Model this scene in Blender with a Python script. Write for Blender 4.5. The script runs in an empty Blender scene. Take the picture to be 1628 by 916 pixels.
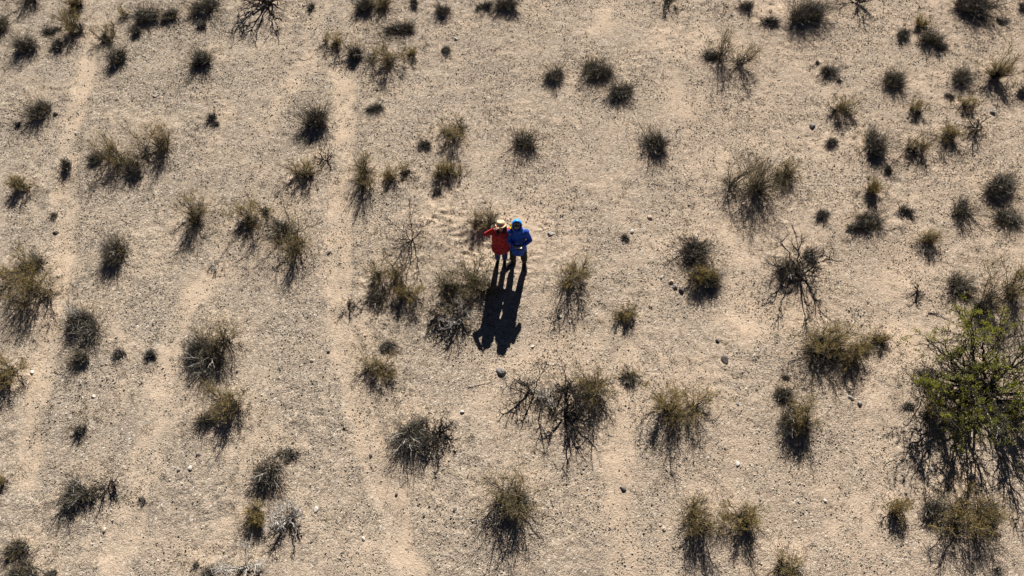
import bpy, math, random
import numpy as np
from mathutils import Vector, Matrix

# ------------------------------------------------------------------ camera
SC = bpy.context.scene
PW, PH, FPX = 1628.0, 916.0, 1085.3
PITCH = math.radians(60.0)
CAM_H = 14.4
cam_d = bpy.data.cameras.new('camera')
cam_d.sensor_width = 36.0
cam_d.lens = 36.0 * FPX / PW
cam_d.clip_start = 0.1
cam_d.clip_end = 6000.0
cam = bpy.data.objects.new('camera', cam_d)
cam.location = (0, 0, CAM_H)
cam.rotation_euler = (math.pi / 2 - PITCH, 0, 0)
SC.collection.objects.link(cam)
SC.camera = cam
SC.render.resolution_x, SC.render.resolution_y = 1024, 576

SUN_EL, SUN_AZ = math.radians(35.5), math.radians(8.5)      # azimuth from +Y towards +X
W = bpy.data.worlds.new('World')
SC.world = W
W.use_nodes = True
_n = W.node_tree.nodes
_bg = _n['Background']
_bg.inputs['Strength'].default_value = 0.05
_sky = _n.new('ShaderNodeTexSky')
_sky.sky_type = 'NISHITA'
_sky.sun_disc = False
_sky.sun_elevation = SUN_EL
_sky.sun_rotation = SUN_AZ
_sky.altitude = 2500
_sky.air_density = 0.22
_sky.dust_density = 0.1
W.node_tree.links.new(_sky.outputs['Color'], _bg.inputs['Color'])
sun_d = bpy.data.lights.new('sun', 'SUN')
sun_d.energy = 5.0
sun_d.angle = math.radians(0.5)
sun_d.color = (1.0, 0.95, 0.88)
sun = bpy.data.objects.new('sun', sun_d)
_sd = Vector((math.sin(SUN_AZ) * math.cos(SUN_EL), math.cos(SUN_AZ) * math.cos(SUN_EL), math.sin(SUN_EL)))
sun.rotation_euler = _sd.to_track_quat('Z', 'Y').to_euler()
sun.location = (0, 30, 30)
SC.collection.objects.link(sun)
SC.view_settings.view_transform = 'Standard'
SC.view_settings.look = 'None'
SC.view_settings.exposure = 1.07
SC.view_settings.gamma = 1.0
SC.view_settings.use_curve_mapping = False

# ------------------------------------------------------------------ helpers
COL = SC.collection
RNG = np.random.default_rng(11)
_cp, _sp = math.cos(PITCH), math.sin(PITCH)

def at(px, py):
    """photo pixel -> point of the flat ground (arrays allowed)"""
    a = (np.asarray(px, float) - PW / 2) / FPX
    b = (PH / 2 - np.asarray(py, float)) / FPX
    dy = b * _sp + _cp
    dz = b * _cp - _sp
    t = CAM_H / -dz
    return a * t, dy * t

def scale_at(py):
    """photo pixels per metre at the ground on that picture row"""
    b = (PH / 2 - py) / FPX
    return FPX / (CAM_H / (_sp - b * _cp))

class G:
    """collects faces for one mesh"""
    def __init__(self):
        self.v, self.f, self.m, self.n, self.tint = [], [], [], 0, []
    def add(self, verts, faces, mat=0, tint=None):
        verts = np.asarray(verts, float).reshape(-1, 3)
        faces = np.asarray(faces, int)
        self.v.append(verts)
        self.f.append(faces + self.n)
        self.m.append(np.full(len(faces), mat))
        self.tint.append(np.zeros(len(verts)) if tint is None else np.asarray(tint, float))
        self.n += len(verts)
    def mesh(self, name, mats, smooth=False, tint=False):
        me = bpy.data.meshes.new(name)
        V = np.concatenate(self.v)
        me.vertices.add(len(V))
        me.vertices.foreach_set('co', V.astype(np.float32).ravel())
        loops = np.concatenate([f.ravel() for f in self.f])
        sizes = np.concatenate([np.full(len(f), f.shape[1]) for f in self.f])
        starts = np.concatenate([[0], np.cumsum(sizes)[:-1]])
        me.loops.add(len(loops))
        me.loops.foreach_set('vertex_index', loops.astype(np.int32))
        me.polygons.add(len(sizes))
        me.polygons.foreach_set('loop_start', starts.astype(np.int32))
        me.polygons.foreach_set('material_index', np.concatenate(self.m).astype(np.int32))
        me.polygons.foreach_set('use_smooth', np.full(len(sizes), bool(smooth)))
        for m in mats:
            me.materials.append(m)
        if tint:
            a = me.attributes.new('tint', 'FLOAT', 'POINT')
            a.data.foreach_set('value', np.concatenate(self.tint).astype(np.float32))
        me.update(calc_edges=True)
        return me

def link(name, me, parent=None, loc=(0, 0, 0)):
    o = bpy.data.objects.new(name, me)
    COL.objects.link(o)
    o.parent = parent
    o.location = loc
    return o

def put(g, name, mats, parent=None, smooth=False, loc=(0, 0, 0), tint=False):
    return link(name, g.mesh(name, mats, smooth, tint), parent, loc)

def tag(o, label=None, cat=None, group=None, kind=None):
    for k, v in (('label', label), ('category', cat), ('group', group), ('kind', kind)):
        if v:
            o[k] = v
    return o

def unit(v):
    return v / np.maximum(np.linalg.norm(v, axis=-1, keepdims=True), 1e-9)

def curve(P0, P1, P2, n):
    t = np.linspace(0, 1, n + 1)[None, :, None]
    return (1 - t) ** 2 * P0[:, None] + 2 * t * (1 - t) * P1[:, None] + t ** 2 * P2[:, None]

def ribbons(g, P0, P1, P2, w0, w1, n, mat, rng, tint=None):
    N = len(P0)
    if N == 0:
        return
    C = curve(P0, P1, P2, n)
    T = unit(np.gradient(C, axis=1))
    S = unit(np.cross(T, unit(rng.normal(size=(N, 1, 3)))))
    w = (np.linspace(0, 1, n + 1)[None, :, None] * (w1 - w0) + w0) * 0.5
    V = np.stack([C - S * w, C + S * w], axis=2).reshape(-1, 3)
    base = (np.arange(N) * (n + 1) * 2)[:, None] + np.arange(n)[None, :] * 2
    F = np.stack([base, base + 1, base + 3, base + 2], -1).reshape(-1, 4)
    g.add(V, F, mat, None if tint is None else np.repeat(tint, (n + 1) * 2))

def tubes(g, P0, P1, P2, r0, r1, n, mat, sides=5, wob=0, rng=None):
    N = len(P0)
    if N == 0:
        return
    C = curve(P0, P1, P2, n)
    if wob and rng is not None:
        J = rng.normal(size=C.shape) * wob
        J[:, 0] = 0
        C = C + J
    T = unit(np.gradient(C, axis=1))
    ref = np.where(np.abs(T[:, :, 2:3]) > 0.9, np.array([1.0, 0, 0]), np.array([0, 0, 1.0]))
    A = unit(np.cross(T, ref))
    B = np.cross(T, A)
    r0 = np.broadcast_to(np.asarray(r0, float), (N,))[:, None, None, None]
    r1 = np.broadcast_to(np.asarray(r1, float), (N,))[:, None, None, None]
    t = np.linspace(0, 1, n + 1)[None, :, None, None]
    R = r0 + (r1 - r0) * t
    ang = np.arange(sides) / sides * 2 * math.pi
    V = C[:, :, None] + R * (A[:, :, None] * np.cos(ang)[None, None, :, None] + B[:, :, None] * np.sin(ang)[None, None, :, None])
    base = (np.arange(N) * (n + 1) * sides)[:, None, None] + (np.arange(n) * sides)[None, :, None]
    i = np.arange(sides)[None, None, :]
    j = (np.arange(sides) + 1)[None, None, :] % sides
    F = np.stack([base + i, base + j, base + j + sides, base + i + sides], -1).reshape(-1, 4)
    g.add(V.reshape(-1, 3), F, mat)

def leaves(g, P, size, mat, rng):
    N = len(P)
    if N == 0:
        return
    a = unit(rng.normal(size=(N, 3)))
    b = unit(np.cross(a, rng.normal(size=(N, 3))))
    s = size * rng.uniform(0.6, 1.3, size=(N, 1))
    a, b = a * s, b * s * 0.5
    V = np.stack([P - a, P + b, P + a, P - b], 1).reshape(-1, 3)
    g.add(V, np.arange(N * 4).reshape(N, 4), mat)

def perlin(x, y, seed):
    xi = np.floor(x).astype(np.int64)
    yi = np.floor(y).astype(np.int64)
    xf, yf = x - xi, y - yi
    tab = np.random.default_rng(seed).uniform(0, 2 * math.pi, 65536)
    def gr(ix, iy, dx, dy):
        a = tab[(ix * 73856093 ^ iy * 19349663) & 65535]
        return np.cos(a) * dx + np.sin(a) * dy
    u = xf * xf * xf * (xf * (xf * 6 - 15) + 10)
    v = yf * yf * yf * (yf * (yf * 6 - 15) + 10)
    n00 = gr(xi, yi, xf, yf)
    n10 = gr(xi + 1, yi, xf - 1, yf)
    n01 = gr(xi, yi + 1, xf, yf - 1)
    n11 = gr(xi + 1, yi + 1, xf - 1, yf - 1)
    return (n00 * (1 - u) + n10 * u) * (1 - v) + (n01 * (1 - u) + n11 * u) * v

# ------------------------------------------------------------------ materials
def mat_new(name):
    m = bpy.data.materials.new(name)
    m.use_nodes = True
    return m, m.node_tree.nodes, m.node_tree.links, m.node_tree.nodes['Principled BSDF']

def plant_mat(name, col, var=0.35, trans=0.0, rough=0.75, tcol=None):
    m, N, L, b = mat_new(name)
    geo = N.new('ShaderNodeNewGeometry')
    mr = N.new('ShaderNodeMapRange')
    mr.inputs['To Min'].default_value = 1 - var
    mr.inputs['To Max'].default_value = 1 + var
    L.new(geo.outputs['Random Per Island'], mr.inputs['Value'])
    mx = N.new('ShaderNodeVectorMath')
    mx.operation = 'SCALE'
    mx.inputs[0].default_value = col
    L.new(mr.outputs['Result'], mx.inputs['Scale'])
    L.new(mx.outputs['Vector'], b.inputs['Base Color'])
    b.inputs['Roughness'].default_value = rough
    b.inputs['Specular IOR Level'].default_value = 0.25
    if trans:
        t = N.new('ShaderNodeBsdfTranslucent')
        my = N.new('ShaderNodeVectorMath')
        my.operation = 'SCALE'
        my.inputs[0].default_value = tcol or col
        L.new(mr.outputs['Result'], my.inputs['Scale'])
        L.new(my.outputs['Vector'], t.inputs['Color'])
        sh = N.new('ShaderNodeMixShader')
        sh.inputs[0].default_value = trans
        L.new(b.outputs[0], sh.inputs[1])
        L.new(t.outputs[0], sh.inputs[2])
        L.new(sh.outputs[0], N['Material Output'].inputs['Surface'])
    return m

M_BARK = plant_mat('bark_dark', (0.040, 0.033, 0.027), 0.3)
M_TWIG = plant_mat('twig_brown', (0.085, 0.068, 0.050), 0.45)
M_BLADE = plant_mat('dry_blade', (0.125, 0.113, 0.092), 0.6)
M_BLADED = plant_mat('dark_blade', (0.045, 0.040, 0.034), 0.5)
M_PALE = plant_mat('dead_wood', (0.40, 0.37, 0.33), 0.3)
M_YELLOW = plant_mat('yellow_leaf', (0.34, 0.255, 0.085), 0.5, 0.45)
M_STRAWY = plant_mat('straw_twig', (0.20, 0.155, 0.085), 0.5)
M_LITTIP = plant_mat('lit_grey_tip', (0.27, 0.245, 0.195), 0.55)  # pale twig ends: the grey light on tussock tops put into colour
M_GREENSHADE = plant_mat('shaded_green_leaf', (0.11, 0.115, 0.030), 0.45, 0.45)  # tree leaves with the crown's shade put into the colour
M_OLIVE = plant_mat('olive_leaf', (0.13, 0.11, 0.042), 0.4, 0.4)
M_GREENLIT = plant_mat('sunlit_green_leaf', (0.16, 0.172, 0.030), 0.6, 0.5, tcol=(0.42, 0.42, 0.055))  # tree leaves with the sunlight on the clumps put into the colour

def simple(name, col, rough=0.7, nscale=40, nvar=0.25, bump=0.0, spec=0.3):
    m, N, L, b = mat_new(name)
    tc = N.new('ShaderNodeTexCoord')
    no = N.new('ShaderNodeTexNoise')
    no.inputs['Scale'].default_value = nscale
    no.inputs['Detail'].default_value = 4
    L.new(tc.outputs['Object'], no.inputs['Vector'])
    mr = N.new('ShaderNodeMapRange')
    mr.inputs['From Min'].default_value = 0.3
    mr.inputs['From Max'].default_value = 0.7
    mr.inputs['To Min'].default_value = 1 - nvar
    mr.inputs['To Max'].default_value = 1 + nvar
    L.new(no.outputs['Fac'], mr.inputs['Value'])
    mx = N.new('ShaderNodeVectorMath')
    mx.operation = 'SCALE'
    mx.inputs[0].default_value = col
    L.new(mr.outputs['Result'], mx.inputs['Scale'])
    L.new(mx.outputs['Vector'], b.inputs['Base Color'])
    b.inputs['Roughness'].default_value = rough
    b.inputs['Specular IOR Level'].default_value = spec
    if bump:
        bp = N.new('ShaderNodeBump')
        bp.inputs['Strength'].default_value = 0.6
        bp.inputs['Distance'].default_value = bump
        L.new(no.outputs['Fac'], bp.inputs['Height'])
        L.new(bp.outputs['Normal'], b.inputs['Normal'])
    return m

def ground_mat():
    m, N, L, b = mat_new('desert_ground')
    geo = N.new('ShaderNodeNewGeometry')
    at_s = N.new('ShaderNodeAttribute')
    at_s.attribute_name = 'sand'
    def noise(sc, det=5, ro=0.6):
        n = N.new('ShaderNodeTexNoise')
        n.inputs['Scale'].default_value = sc
        n.inputs['Detail'].default_value = det
        n.inputs['Roughness'].default_value = ro
        L.new(geo.outputs['Position'], n.inputs['Vector'])
        return n.outputs['Fac']
    def voro(sc):
        n = N.new('ShaderNodeTexVoronoi')
        n.inputs['Scale'].default_value = sc
        L.new(geo.outputs['Position'], n.inputs['Vector'])
        return n
    def math_(op, a, c=None, clamp=False):
        n = N.new('ShaderNodeMath')
        n.operation = op
        n.use_clamp = clamp
        for k, q in enumerate((a, c)):
            if q is None:
                continue
            if isinstance(q, (int, float)):
                n.inputs[k].default_value = q
            else:
                L.new(q, n.inputs[k])
        return n.outputs[0]
    def mixc(f, a, c):
        n = N.new('ShaderNodeMix')
        n.data_type = 'RGBA'
        for k, q in ((0, f), (6, a), (7, c)):
            if isinstance(q, tuple):
                n.inputs[k].default_value = (*q, 1)
            elif isinstance(q, (int, float)):
                n.inputs[k].default_value = q
            else:
                L.new(q, n.inputs[k])
        return n.outputs[2]
    def ramp(src, stops):
        n = N.new('ShaderNodeValToRGB')
        e = n.color_ramp.elements
        while len(e) > 1:
            e.remove(e[-1])
        e[0].position, e[0].color = stops[0][0], (*stops[0][1], 1)
        for p, c in stops[1:]:
            x = e.new(p)
            x.color = (*c, 1)
        L.new(src, n.inputs['Fac'])
        return n.outputs['Color']
    sand = ramp(noise(1.1), [(0.3, (0.43, 0.323, 0.225)), (0.5, (0.49, 0.376, 0.27)), (0.7, (0.54, 0.42, 0.312))])
    v1 = voro(27)
    sep = N.new('ShaderNodeSeparateColor')
    L.new(v1.outputs['Color'], sep.inputs[0])
    grav = ramp(sep.outputs[0], [(0.0, (0.06, 0.052, 0.044)), (0.16, (0.13, 0.110, 0.088)), (0.38, (0.24, 0.200, 0.155)), (0.6, (0.335, 0.264, 0.204)),
                                 (0.78, (0.27, 0.240, 0.205)), (0.92, (0.43, 0.365, 0.285)), (1.0, (0.62, 0.57, 0.50))])
    v2 = voro(60)
    sep2 = N.new('ShaderNodeSeparateColor')
    L.new(v2.outputs['Color'], sep2.inputs[0])
    grit = ramp(sep2.outputs[0], [(0.0, (0.09, 0.076, 0.060)), (0.25, (0.25, 0.205, 0.152)), (0.7, (0.385, 0.298, 0.224)), (1.0, (0.56, 0.48, 0.38))])
    gmix = mixc(math_('ADD', math_('MULTIPLY', noise(5, 5, 0.7), 2.2), -0.5, True), grit, grav)
    sandy = mixc(0.42, sand, grit)
    pat = math_('ADD', math_('MULTIPLY', noise(0.75, 10, 0.72), 3.6), -1.75)
    fac = math_('ADD', pat, at_s.outputs['Fac'], True)
    col = mixc(fac, gmix, sandy)
    col = mixc(math_('MULTIPLY', noise(0.35, 3), 0.35), col, mixc(0.5, col, (0.30, 0.26, 0.215)))
    sx = N.new('ShaderNodeSeparateXYZ')
    L.new(geo.outputs['Position'], sx.inputs[0])
    east = math_('MULTIPLY', math_('ADD', math_('MULTIPLY', sx.outputs['X'], 0.045), math_('SUBTRACT', noise(0.22, 4), 0.15)), 0.75, True)
    col = mixc(east, col, mixc(0.36, col, (0.49, 0.355, 0.25)))
    L.new(col, b.inputs['Base Color'])
    b.inputs['Roughness'].default_value = 0.95
    b.inputs['Specular IOR Level'].default_value = 0.1
    h1 = math_('MULTIPLY', v1.outputs['Distance'], -0.45)
    h2 = math_('MULTIPLY', v2.outputs['Distance'], -0.5)
    hh = math_('ADD', h1, h2)
    hh = math_('MULTIPLY', hh, math_('SUBTRACT', 1.15, math_('MULTIPLY', fac, 0.7)))
    hh = math_('ADD', hh, math_('MULTIPLY', noise(16, 6, 0.7), 0.9))
    bp = N.new('ShaderNodeBump')
    bp.inputs['Strength'].default_value = 0.9
    bp.inputs['Distance'].default_value = 0.024
    L.new(hh, bp.inputs['Height'])
    L.new(bp.outputs['Normal'], b.inputs['Normal'])
    return m

def tint_mat(name, stops, rough=0.9):
    m, N, L, b = mat_new(name)
    a = N.new('ShaderNodeAttribute')
    a.attribute_name = 'tint'
    n = N.new('ShaderNodeValToRGB')
    e = n.color_ramp.elements
    while len(e) > 1:
        e.remove(e[-1])
    e[0].position, e[0].color = stops[0][0], (*stops[0][1], 1)
    for p, c in stops[1:]:
        x = e.new(p)
        x.color = (*c, 1)
    L.new(a.outputs['Fac'], n.inputs['Fac'])
    L.new(n.outputs['Color'], b.inputs['Base Color'])
    b.inputs['Roughness'].default_value = rough
    b.inputs['Specular IOR Level'].default_value = 0.15
    return m
M_GRAVEL = tint_mat('gravel', [(0, (0.07, 0.06, 0.052)), (0.25, (0.20, 0.195, 0.155)), (0.45, (0.36, 0.29, 0.22)), (0.7, (0.34, 0.295, 0.25)), (0.93, (0.45, 0.38, 0.30)), (1, (0.54, 0.49, 0.43))])
M_LITTER = tint_mat('litter', [(0, (0.04, 0.033, 0.027)), (0.5, (0.10, 0.075, 0.05)), (0.8, (0.20, 0.155, 0.07)), (1, (0.42, 0.38, 0.32))])

# ------------------------------------------------------------------ what grows where
# kind, photo x, photo y of its dark heart, half width in photo px, label, options
S = 'shrub'
PLANTS = [
 # --- top edge and upper left
 ('A', 45, 0, 22, 'thin dark twiggy shrub cut by the top edge near the top left corner', dict(leaf=.3)),
 ('B', 2, 42, 17, 'dark tussock cut by the left edge, just below the top left corner', {}),
 ('B', 47, 72, 18, 'upright dark tussock with a long shadow, nearest big one to the top left corner', dict(h=1.5)),
 ('C', 85, 48, 12, 'small blackish tuft between the upright dark tussock and the straggly yellow shrub at top left', dict(wide=1.5)),
 ('C', 97, 70, 13, 'loose dark tuft right of the upright dark tussock at top left', {}),
 ('A', 123, 52, 24, 'straggly yellow shrub with dark heart beside three dark tufts at top left', dict(leaf=.8, h=1.5)),
 ('A', 121, 10, 15, 'small yellowish shrub right above the straggly yellow shrub at top left', dict(leaf=.5)),
 ('A', 174, 60, 16, 'wispy straw coloured plant just above a compact dark tussock, upper left', dict(leaf=.6, stems=7)),
 ('B', 190, 88, 18, 'compact dark tussock with wispy straw coloured plant at its upper side', dict(h=1.3)),
 ('A', 200, 25, 9, 'tiny yellow plant left of the wide dark mound at the top edge', dict(leaf=.5, stems=5)),
 ('B', 243, 20, 20, 'left half of the wide dark mound of two tussocks near the top edge', dict(wide=1.25)),
 ('B', 275, 24, 15, 'right smaller half of the wide dark mound of two tussocks near the top edge', {}),
 ('C', 222, 50, 11, 'small black tuft just below and left of the wide dark mound', dict(h=1.3)),
 ('C', 323, 40, 10, 'small black tuft below the dark tussock beside the big bare shrub at the top', dict(h=1.2)),
 ('B', 328, 6, 22, 'wide dark tussock at the top edge left of the big bare black shrub', dict(wide=1.2)),
 ('B', 318, 97, 21, 'rounded dark tussock casting a fan of branch shadows, standing alone at upper left', dict(h=1.4, pale=2)),
 ('C', 340, 184, 9, 'small black ragged tuft on a bare sandy mound at upper left', dict(h=1.3)),
 ('C', 345, 196, 6, 'tiny black tuft touching the ragged tuft on the sandy mound', {}),
 ('B', 66, 172, 22, 'dense tussock with yellow tips and a tan stone at its right side', dict(h=1.3, tips=1)),
 ('C', 30, 194, 7, 'tiny dark tuft left of the tussock with yellow tips', {}),
 ('B', 107, 264, 13, 'narrow upright black tussock left of the big spreading yellow shrub', dict(h=2.0)),
 ('A', 43, 293, 17, 'small dark shrub with few yellow tips near the left edge, below the narrow black tussock', dict(leaf=.5)),
 ('C', 157, 252, 14, 'small dark tuft at the left end of the long yellow clump', {}),
 ('A', 185, 250, 27, 'yellow middle shrub of the long clump right of the narrow black tussock', dict(leaf=1.0)),
 ('B', 213, 262, 18, 'dark tussock in front of the long yellow clump', dict(wide=1.2)),
 ('A', 242, 228, 31, 'big spreading yellow shrub at the right end of the long clump', dict(leaf=.9, h=1.2)),
 ('D', 426, 4, 38, 'big bare black shrub at the top edge with bold forked branches', dict(h=1.0, limbs=14)),
 ('C', 495, 10, 8, 'small round black tuft right of the big bare black shrub at the top edge', dict(h=1.3)),
 ('B', 578, 9, 19, 'dark tussock with grey stems cut by the top edge, above the compact black cushion', dict(h=1.3, pale=2)),
 ('A', 617, 8, 16, 'low yellow shrub at the top edge left of two black tufts', dict(leaf=.7)),
 ('C', 658, 4, 10, 'small black tuft at the top edge, left of the taller black tuft', {}),
 ('C', 703, 16, 13, 'black tuft beside a whitish patch of pebbles near the top edge', dict(h=1.2)),
 ('C', 768, 9, 11, 'black tuft at the top edge directly left of the darker bushy tussock', {}),
 ('B', 803, 5, 18, 'bushy dark tussock at the middle of the top edge', {}),
 ('B', 634, 42, 19, 'compact black cushion shaped tussock in the open, upper middle left', dict(wide=1.35, h=.8)),
 ('A', 528, 70, 15, 'dry straw yellow plant at the left of the grey and yellow pair', dict(leaf=.9, stems=7)),
 ('B', 562, 80, 17, 'grey dense tussock, left one of the grey and yellow pair', dict(h=1.6, pale=2)),
 ('A', 606, 92, 27, 'yellow star shaped shrub, right one of the grey and yellow pair', dict(leaf=.9, pale=3)),
 ('A', 655, 87, 10, 'tiny yellow and black plant right of the yellow star shaped shrub', dict(leaf=.6, stems=6)),
 ('C', 705, 78, 9, 'small scraggly tuft beside a white stone, upper middle', dict(h=.7)),
 ('B', 507, 180, 25, 'dense tussock with grey crown and yellow rim beside the worn track', dict(h=1.5, tips=1)),
 ('C', 594, 170, 14, 'low dark cushion right of the worn track', dict(wide=1.2, h=.7)),
 ('A', 726, 212, 24, 'dark rooted shrub with yellow tips above the two people, left of the grey needle tussock', dict(leaf=.6)),
 ('C', 674, 228, 12, 'small black tuft with pale tips left of the dark rooted shrub', {}),
 ('D', 518, 256, 14, 'ragged bare twigs on a pale mound at the worn track', dict(h=1.2)),
 ('A', 490, 273, 21, 'sparse yellow shrub beside the ragged bare twigs at the worn track', dict(leaf=.6)),
 ('A', 580, 284, 31, 'large greyish yellow shrub right of the worn track', dict(leaf=.7, h=1.3, pale=3)),
 ('A', 622, 287, 13, 'little plant against the right side of the large greyish yellow shrub', dict(leaf=.4)),
 ('A', 649, 277, 11, 'thin little plant between the large greyish yellow shrub and the twin stemmed one', dict(leaf=.4, stems=6)),
 ('A', 707, 279, 19, 'twin stemmed yellow shrub above left of the two people', dict(leaf=.6)),
 ('A', 725, 276, 10, 'slim plant at the right edge of the twin stemmed yellow shrub', dict(leaf=.4, stems=5)),
 ('C', 694, 301, 9, 'small black tuft at the foot of the twin stemmed yellow shrub', {}),
 # --- upper middle right
 ('B', 882, 114, 18, 'solitary round dark tussock, leftmost of the three in the upper middle', {}),
 ('B', 947, 107, 24, 'large dark tussock with yellow back, middle one of the three in the upper middle', dict(tips=1)),
 ('B', 985, 141, 20, 'dark leaning tussock, lowest and rightmost of the three in the upper middle', dict(wide=1.15)),
 ('B', 830, 222, 25, 'spiky grey needle tussock above right of the two people', dict(h=1.4, tips=1, sparse=1)),
 ('B', 1036, 226, 24, 'dark tussock with twisted stems standing alone right above the blue jacket', dict(h=1.2, pale=2)),
 ('A', 1162, 92, 32, 'spreading shrub with long yellow wisps and a dark arm to the left', dict(leaf=.6, h=1.3)),
 ('C', 1130, 86, 12, 'black tuft forming the left arm of the shrub with long yellow wisps', dict(wide=1.6)),
 ('C', 1186, 10, 13, 'dark ragged tuft at the top edge beside the bright sandy patch', dict(h=1.2)),
 ('C', 1222, 35, 13, 'black scraggly tuft left of the big spiky bush at the top edge', dict(wide=1.3)),
 ('D', 1064, 6, 15, 'few faint twigs at the top edge right of the middle', dict(h=.6)),
 ('A', 1182, 292, 42, 'large dense olive yellow shrub on the right, widest of the upper half', dict(leaf=1.4, h=1.1, stems=22)),
 ('A', 1244, 284, 18, 'thin star shaped plant touching the large olive yellow shrub', dict(leaf=.4)),
 # --- upper right
 ('B', 1279, 20, 29, 'big spiky olive bush cut by the top edge, upper right', dict(h=1.3, tips=1)),
 ('D', 1357, 6, 24, 'bare greyish twigs at the top edge between the two big dark bushes', dict(h=.8)),
 ('B', 1545, 8, 34, 'big black bush at the top edge in the upper right with branchy shadow', dict(h=1.1)),
 ('D', 1552, 20, 26, 'bare dark limbs in front of the big black bush at the upper right top edge', dict(h=.8)),
 ('C', 1590, 34, 9, 'small dark tuft right of the big black bush at the top edge', {}),
 ('B', 1624, 8, 14, 'dark tussock in the top right corner', {}),
 ('C', 1432, 55, 14, 'loose black tuft, leftmost of the cluster below the big black bush', dict(wide=1.2)),
 ('A', 1463, 40, 11, 'small yellowish plant at the upper side of the cluster below the big black bush', dict(leaf=.6)),
 ('B', 1477, 62, 18, 'dark tussock with grey stems in the cluster below the big black bush', dict(h=1.3)),
 ('C', 1499, 73, 9, 'small black tuft at the lower right of the cluster below the big black bush', {}),
 ('C', 1318, 110, 13, 'black irregular tuft alone on open sand, upper right', dict(wide=1.3)),
 ('C', 1300, 99, 4, 'tiny black sprout above left of the irregular tuft', {}),
 ('C', 1333, 127, 6, 'tiny black sprout below right of the irregular tuft', {}),
 ('B', 1420, 124, 20, 'round tussock with olive top and black foot, upper right', dict(h=1.3, tips=1)),
 ('B', 1530, 120, 19, 'smooth grey dome tussock, upper right', dict(h=.9)),
 ('A', 1580, 115, 22, 'grassy bush leaning right beside the smooth grey dome tussock', dict(leaf=.8, h=1.4, stems=20)),
 ('B', 1622, 142, 13, 'dark tussock cut by the right edge below the grassy leaning bush', {}),
 ('A', 1337, 178, 18, 'sparse star shaped plant below the irregular tuft, upper right', dict(leaf=.5, stems=14)),
 ('A', 1454, 175, 11, 'small grassy plant below the round tussock with olive top', dict(leaf=.4)),
 ('C', 1511, 150, 8, 'small faint dark tuft below left of the smooth grey dome', dict(h=.7)),
 ('A', 1535, 168, 11, 'little dark plant below the smooth grey dome', dict(leaf=.5)),
 ('D', 1549, 206, 16, 'dark forked plant below the little dark plant, right side', dict(h=.9)),
 ('C', 1325, 224, 11, 'small black tuft left of the large grey stemmed tussock', dict(wide=1.2)),
 ('B', 1386, 222, 27, 'large tall tussock with whitish grey stems, upper right', dict(h=1.5, pale=7)),
 ('A', 1455, 238, 19, 'dark low shrub with yellow tips right of the large grey stemmed tussock', dict(leaf=.5)),
 ('A', 1504, 219, 19, 'dark shrub midway between the forked plant and the low shrub with yellow tips', dict(leaf=.6)),
 ('C', 1413, 271, 9, 'narrow black tuft below the large grey stemmed tussock', dict(h=1.4)),
 ('B', 1592, 290, 30, 'broad grey green tussock near the right edge', dict(h=1.1, pale=5)),
 ('A', 1389, 308, 18, 'loose shrub standing above the black cushion on the right', dict(leaf=.6, h=1.4)),
 ('C', 1310, 340, 12, 'small black star shaped tuft right below the large olive yellow shrub', dict(h=.9)),
 ('B', 1378, 350, 22, 'black cushion shrub with a ragged left arm on the right', dict(h=.9, wide=1.1)),
 ('C', 1358, 363, 10, 'ragged black tuft at the left foot of the black cushion shrub', dict(wide=1.3)),
 ('C', 1438, 334, 10, 'narrow dark tuft right of the loose shrub and black cushion', dict(h=1.5)),
 ('B', 1531, 330, 24, 'wiry dark tussock left of the wide dark hedge like one, right side', dict(sparse=1, h=1.2)),
 ('B', 1596, 345, 22, 'wide low dark tussock below the broad grey green one near the right edge', dict(wide=1.4, h=.8)),
 ('A', 1472, 382, 14, 'small round grassy star plant in open sand on the right', dict(leaf=.3, stems=18)),
 # --- left middle
 ('B', 61, 415, 16, 'grey blue tussock on top of the large left edge clump', dict(pale=3)),
 ('A', 32, 434, 26, 'yellow dark shrub between grey blue tussock and the left edge', dict(leaf=.9)),
 ('A', 55, 474, 35, 'big wiry shrub with long slanting stem shadows at the left edge', dict(leaf=.7, stems=22)),
 ('B', 193, 396, 25, 'dense tussock with grey upper half, standing alone left of middle height', dict(h=1.5, pale=2, tips=1)),
 ('A', 327, 344, 31, 'airy yellow shrub with dark star of stems next to a white stone', dict(leaf=.6, h=1.4)),
 ('A', 412, 346, 24, 'yellow brown shrub at the upper left of the wide grey stemmed clump', dict(leaf=.9)),
 ('C', 392, 354, 13, 'dark tuft at the left end of the wide grey stemmed clump', {}),
 ('B', 451, 360, 18, 'grey tussock with pale crooked stems in the wide clump left of the worn track', dict(h=1.3, pale=6)),
 ('A', 458, 388, 39, 'yellow shrub at the lower side of the wide clump left of the worn track', dict(leaf=.8, h=.9)),
 ('B', 143, 504, 33, 'biggest round grey tussock with white stems on the left side', dict(h=1.1, pale=7)),
 ('C', 129, 568, 16, 'dark tuft right below the biggest round grey tussock', dict(h=1.3)),
 ('C', 196, 561, 12, 'small grassy brown tuft, left of the oval black tuft', dict(h=.7)),
 ('C', 243, 564, 12, 'small oval black tuft between grassy brown tuft and broad brushy shrub', dict(wide=1.2)),
 ('B', 340, 556, 33, 'broad brushy dark shrub with slanting shadow, left of the worn track', dict(wide=1.35, h=1.0, pale=4)),
 ('A', 340, 540, 30, 'pale wispy yellow shrub rising behind the broad brushy dark shrub', dict(leaf=.4, h=1.3)),
 ('A', 15, 598, 24, 'olive shrub cut by the left edge, below the middle', dict(leaf=1.3, stems=20)),
 ('C', 86, 341, 7, 'tiny grey tuft above a dark rock on the left', {}),
 ('D', 344, 421, 9, 'tiny pale grey dead plant in bare gravel, left of the wide clump', dict(pale=1, h=.8)),
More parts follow.
